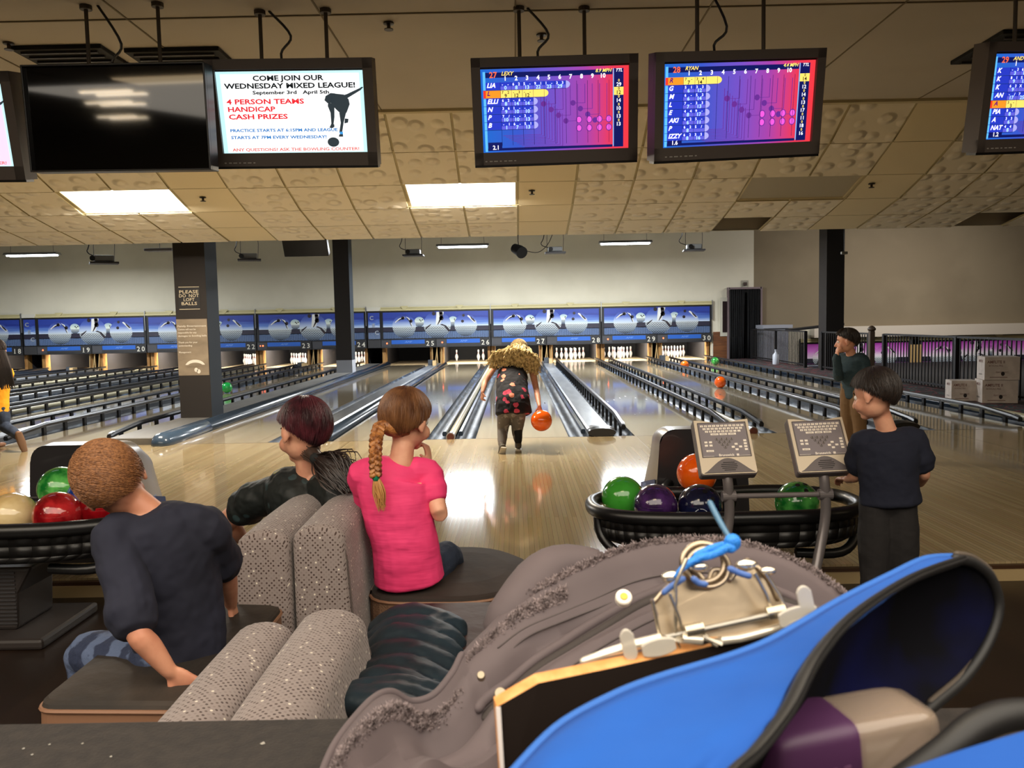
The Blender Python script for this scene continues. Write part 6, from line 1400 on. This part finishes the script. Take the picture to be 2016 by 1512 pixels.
# clipboard
cb = mat('clipboard_shaded', (26, 18, 14), .7, spec=.15); cbe = mat('clipboard_edge', (196, 130, 66), .55, noise=(60, (214, 156, 96), (1, 1, 1)))  # brown board face darkened in colour for the shadow it stands in
t = thing('clipboard', 'brown clipboard with shaded-dark face, orange edge and metal clip leaning between coat and blue bag', 'clipboard', (.1, .5, 1.0))
TL, TM, TR, BR_, BL_ = W(978, 1392, .50), W(1200, 1316, .52), W(1600, 1236, .56), W(1700, 1590, .54), W(992, 1590, .49)
nrm = (TR - TL).cross(BL_ - TL).normalized(); nrm = nrm if nrm.y > 0 else -nrm
q = MB(); fr_, bk = [TL, W(1060, 1345, .507), TM, W(1400, 1272, .54), TR, BR_, BL_], []
bk = [p + nrm * .009 + Z_ * .004 for p in fr_]; n = len(fr_)
q.add(fr_, [tuple(range(n))], cb); q.add(bk, [tuple(range(n - 1, -1, -1))], cbe)
for i in range(n): j = (i+1) % n; q.add([fr_[i], fr_[j], bk[j], bk[i]], [(0, 3, 2, 1)], cbe)
q.build('board', None, t)
q = MB(); a_, b2 = W(976, 1392, .4985), W(990, 1590, .4885); q.add([a_, b2, b2 + X_ * .0022, a_ + X_ * .0030], [(0, 1, 2, 3)]); q.build('paper_edge', mat('paper', (214, 206, 204), .7), t, solid=.0008)
cm = mat('clip_metal', (176, 160, 138), .28, .95, bump=(22, .04)); cw = mat('clip_wire', (214, 204, 184), .25, .9)
CY = .545
def cw_(pts, r, nm='wire', mt=cw, sub=0, Y=CY): return MB().tube([W(u, v, Y + (o[0] if o else 0)) for u, v, *o in pts], r, 10, sub=sub).build(nm, mt, t, smooth=True)
out = [(1292, 1286), (1296, 1210), (1288, 1184), (1310, 1158), (1338, 1138), (1352, 1118), (1376, 1130), (1392, 1148), (1402, 1122), (1424, 1124), (1436, 1142), (1450, 1120), (1470, 1102), (1492, 1118), (1512, 1140), (1530, 1178), (1546, 1204), (1550, 1238)]
P = [W(u, v, CY + .022 * (1290 - v) / 180) for u, v in out]; nr = V((.1, .9, .2)).normalized() * .0018
q = MB(); n = len(P); q.add(P, [tuple(range(n))]); q.add([p + nr for p in P], [tuple(range(n - 1, -1, -1))])
for i in range(n): j = (i+1) % n; q.add([P[i], P[j], P[j] + nr, P[i] + nr], [(0, 3, 2, 1)])
q.build('clip_plate', cm, t)
MB().ctube([p - V((0, .001, 0)) for p in P[2:16]], .0018, 10, sub=3).build('clip_rolled_edge', cm, t, smooth=True)
for pts in ([(1284, 1180, -.004), (1296, 1240, -.004), (1308, 1290, -.004)], [(1318, 1168, -.006), (1336, 1215, -.006), (1350, 1262, -.006)], [(1486, 1128, -.004), (1508, 1170, -.004), (1522, 1208, -.004)], [(1506, 1128, .0), (1534, 1170, 0), (1546, 1200, -.004), (1552, 1240, -.006)], [(1352, 1100, 0), (1330, 1150, -.004), (1330, 1250, -.006), (1340, 1284, -.006)], [(1384, 1246, -.006), (1404, 1268, -.008), (1412, 1272, -.008)]): cw_(pts, .0013, 'clip_wire')
cw_([(1296, 1258, -.006), (1420, 1232, -.006), (1546, 1204, -.006)], .0022, 'hinge_rod', mat('rod_grey', (150, 146, 138), .3, .8))
for u, v in ((1366, 1240), (1526, 1205)):
    for k in range(9): MB().tube([W(u - 16 + k * 4, v + 3 - k * .8, CY - .007), W(u - 13.2 + k * 4, v + 2.4 - k * .8, CY - .007)], .0046, 14).build('spring_coil', cw, t, smooth=40)
q = MB(); ps = [W(1150, 1302, CY - .012), W(1300, 1258, CY - .008), W(1420, 1262, CY - .008), W(1520, 1240, CY - .006), W(1600, 1216, CY - .002)]
q.ctube(ps, [.003, .004, .003, .003, .003], 10, side=X_, sub=3); q.build('clip_base', mat('clip_base_bright', (232, 222, 204), .2, .6), t, smooth=True)
pla = mat('plastic_translucent', (206, 200, 188), .35, alpha=.75, coat=.3)
for (u, v, w_, h_) in ((1237, 1268, .0058, .011), (1296, 1272, .014, .006), (1584, 1180, .006, .010), (1570, 1212, .016, .007)):
    p = W(u, v, CY - .014); q = MB(); q.prism([(w_ * math.cos(a) if abs(math.cos(a)) < .75 else w_ * .8 * (1 if math.cos(a) > 0 else -1), h_ * math.sin(a)) for a in [i * math.pi / 10 for i in range(20)]], p, V((1, 0, .22)).normalized(), V((-.22, 0, 1)).normalized(), .003); q.build('plastic_hook', pla, t, bevel=.0008)
c = W(1385, 1108, CY + .02); q = MB(); P = [c + V((.0145 * math.cos(a), .004 * math.sin(a * 1), .0125 * math.sin(a))) for a in [2 * math.pi * k / 28 for k in range(30)]]
q.tube(P, .0024, 12, cap=False); q.build('ring', cm, t, smooth=True); q = MB(); q.tube([p + V((.0018, -.006, -.0015)) for p in P], .0016, 10, cap=False); q.build('ring', cm, t, smooth=True)
for u, v, r in ((1325, 1136, .0045), (1470, 1112, .004), (1512, 1124, .003), (1376, 1116, .0035)): MB().ell(W(u, v, CY + .01), (r * 1.9, r, r), 14).build('rivet', mat('rivet', (240, 232, 214), .15, .9), t, smooth=True)
t = thing('knotted_cord', 'blue knotted cord tied through the metal clip ring', 'cord', W(1440, 1068, .565))
bc_ = mat('cord_blue', (36, 128, 220), .6, bump=(200, .4)); q = MB()
q.ctube([W(1398, 990, .60), W(1416, 1025, .585), W(1438, 1062, .567)], [.0022, .0022, .0018], 8, sub=4, mt=mat('cord_grey', (70, 110, 140), .4)); q.ell(W(1442, 1068, .563), (.006, .005, .0062), 14, bc_); q.ell(W(1437, 1078, .561), (.005, .004, .004), 12, bc_)
q.ctube([W(1436, 1076, .562), W(1404, 1092, .556), W(1372, 1100, .553), W(1345, 1118, .55), W(1330, 1134, .548)], [.0032, .0028, .0030, .0022, .0014], 8, sub=4, mt=bc_); q.ctube([W(1430, 1070, .565), W(1400, 1080, .562), W(1370, 1092, .56)], [.002, .0028, .002], 8, sub=4, mt=bc_)
q.build('cord', None, t, smooth=True)
for pts in ([(1308, 1166), (1322, 1154), (1344, 1140)], [(1366, 1140), (1376, 1148), (1388, 1150)], [(1438, 1120), (1455, 1128), (1474, 1134)]):
    MB().ctube([W(u, v, CY + .002) for u, v in pts], .0022, 8, sub=3).build('ribbon_end', mat('cord_dusty', (70, 104, 170), .6), t, smooth=True)
# blue bag
bl = mat('bag_blue', (0, 68, 150), .85, noise=(4, (2, 80, 168), (1, 1, 1)), bump=(14, .35)); inn = mat('bag_lining', (8, 8, 14), .9, noise=(5, (10, 14, 60), (1, 1, 1), .5, .68), spec=.1); zk = mat('zip_black', (16, 15, 16), .55)
t = thing('blue_bag', 'bright blue fabric bag with black zip lying open nearest the camera', 'bag', (.15, .42, .95))
A = [(1000, 1540, .40), (1096, 1440, .43), (1200, 1380, .445), (1294, 1342, .46), (1439, 1298, .48), (1516, 1268, .495), (1584, 1230, .51), (1657, 1187, .53), (1754, 1138, .56), (1826, 1104, .59), (1882, 1099, .61)]
B = [(1090, 1620, .35), (1180, 1620, .35), (1270, 1620, .35), (1350, 1600, .355), (1420, 1530, .365), (1470, 1484, .375), (1530, 1405, .395), (1585, 1305, .425), (1660, 1222, .465), (1778, 1146, .53), (1880, 1108, .60)]
A3 = crom([W(*a) for a in A], 6); B3 = crom([W(*b_) for b_ in B], 6); rows = []
for i in range(15):
    x = i / 14; r = []
    for j, (a, b_) in enumerate(zip(A3, B3)):
        s = j / (len(A3) - 1); p = a.lerp(b_, x); wv = math.sin(math.pi * x) * (1 - s) ; L_ = (a - b_).length
        p += V((.1, -1, .35)) * (L_ * .16 * math.sin(math.pi * x) + .006 * math.sin(9 * x + s * 7) * wv + .004 * math.sin(21 * s - 5 * x) * wv + .005 * max(0, math.sin(13 * s + 6 * x)) ** 4 * wv); r.append(p)
    rows.append(r)
q = MB(); q.grid(rows); q.build('front_panel', bl, t, smooth=True, solid=.0025)
MB().ctube([p + V((0, .003, 0)) for p in A3], .003, 8).build('top_binding', mat('bag_binding', (30, 90, 170), .7), t, smooth=True)
zp = B3[16:]
MB().tube([p + V((.004, -.001, .002)) for p in zp], .0052, 10, side=(1, 0, 1), ratio=.55).build('zipper_tape', zk, t, smooth=True)
q = MB(); zz = crom([p + V((.0065, -.004, .004)) for p in zp], 5)
for i in range(0, len(zz) - 1, 1): q.box(zz[i], (.0036, .002, .0011), zk)
o = q.build('zipper_teeth', mat('zip_teeth', (58, 50, 46), .4), t)
C_ = [(1430, 1640, .42), (1520, 1620, .44), (1640, 1560, .48), (1740, 1480, .52), (1830, 1395, .56), (1898, 1335, .59), (1945, 1265, .61), (1966, 1195, .62), (1950, 1138, .62), (1915, 1108, .615), (1882, 1101, .605)]
Bz = [B[3], B[4], B[5], B[6], (1556, 1352, .41), B[7], (1620, 1260, .445), B[8], (1716, 1182, .495), B[9], B[10]]
B4 = crom([W(*b_) for b_ in Bz], 6); C3 = crom([W(*c_) for c_ in C_], 6); rows = []
for i in range(13):
    x = i / 12; rows.append([a.lerp(b_, x) + V((0, .9, -.35)) * ((a - b_).length * .22 * math.sin(math.pi * x)) for a, b_ in zip(B4, C3)])
q = MB(); q.grid(rows); q.build('lining', inn, t, smooth=True, solid=.002)
MB().ctube(C3, .0042, 10).build('rim_binding', zk, t, smooth=True)
MB().ctube([p + V((.002, .003, .003)) for p in C3[24:]], .0025, 8).build('rim_outer', mat('rim_tan', (70, 60, 50), .7), t, smooth=True)
D1 = crom([W(1560, 1600, .335), W(1700, 1545, .345), W(1850, 1492, .355), W(1930, 1466, .36), W(2060, 1428, .37)], 5); q = MB(); q.grid([D1, [p + V((.01, -.06, -.06)) for p in D1]]); q.build('back_panel', bl, t, smooth=True, solid=.003)
MB().ctube(crom([W(1780, 1540, .40), W(1862, 1480, .40), W(1920, 1432, .405), W(1985, 1408, .41), W(2060, 1405, .415)], 4), .008, 12).build('strap', zk, t, smooth=True)
# clear box with the purple label inside the bag
t = thing('clear_container', 'clear plastic container with a purple label lying in the open blue bag', 'container', W(1660, 1450, .44))
c0 = W(1660, 1462, .45); ux = (W(1850, 1400, .46) - W(1480, 1470, .44)).normalized(); vy = V((0, 1, 0)); vy = (vy - ux * vy.dot(ux)).normalized(); uz = ux.cross(vy); M3 = Matrix((ux, vy, uz)).transposed()
def sup(L_, wd, ht, off=(0, 0, 0), e=.35):
    q = MB(); rows = []
    for i in range(15):
        x = -1 + 2 * i / 14; sc_ = max(.02, (1 - abs(x) ** 7)) ** .3; r = []
        for k in range(25):
            a = 2 * math.pi * k / 24; cs, sn = math.cos(a), math.sin(a); r.append(c0 + M3 @ V((x * L_ + off[0], (abs(cs) ** e) * (1 if cs > 0 else -1) * wd * sc_ + off[1], (abs(sn) ** e) * (1 if sn > 0 else -1) * ht * sc_ + off[2])))
        rows.append(r)
    q.grid(rows); q.add(rows[0][:-1], [tuple(range(24))]); q.add(rows[-1][:-1], [tuple(range(23, -1, -1))]); return q
sup(.054, .022, .020).build('box_shell', mat('clear_plastic', (160, 142, 126), .15, alpha=.6, coat=.6), t, smooth=True)
sup(.030, .0228, .0208, (-.024, 0, 0)).build('label_sleeve', mat('label_purple', (70, 34, 72), .5), t, smooth=True)
q = MB()
for k, dx in enumerate((-.042, -.034, -.027, -.021, -.013)):
    p = c0 + M3 @ V((dx, -.0232, -.004)); q.box(p, (.0014, .0006, .009), rot=M3); q.box(p + ux * .002 + uz * .004, (.003, .0006, .0014), rot=M3)
q.build('label_marks', mat('label_mark', (96, 60, 92), .5), t)
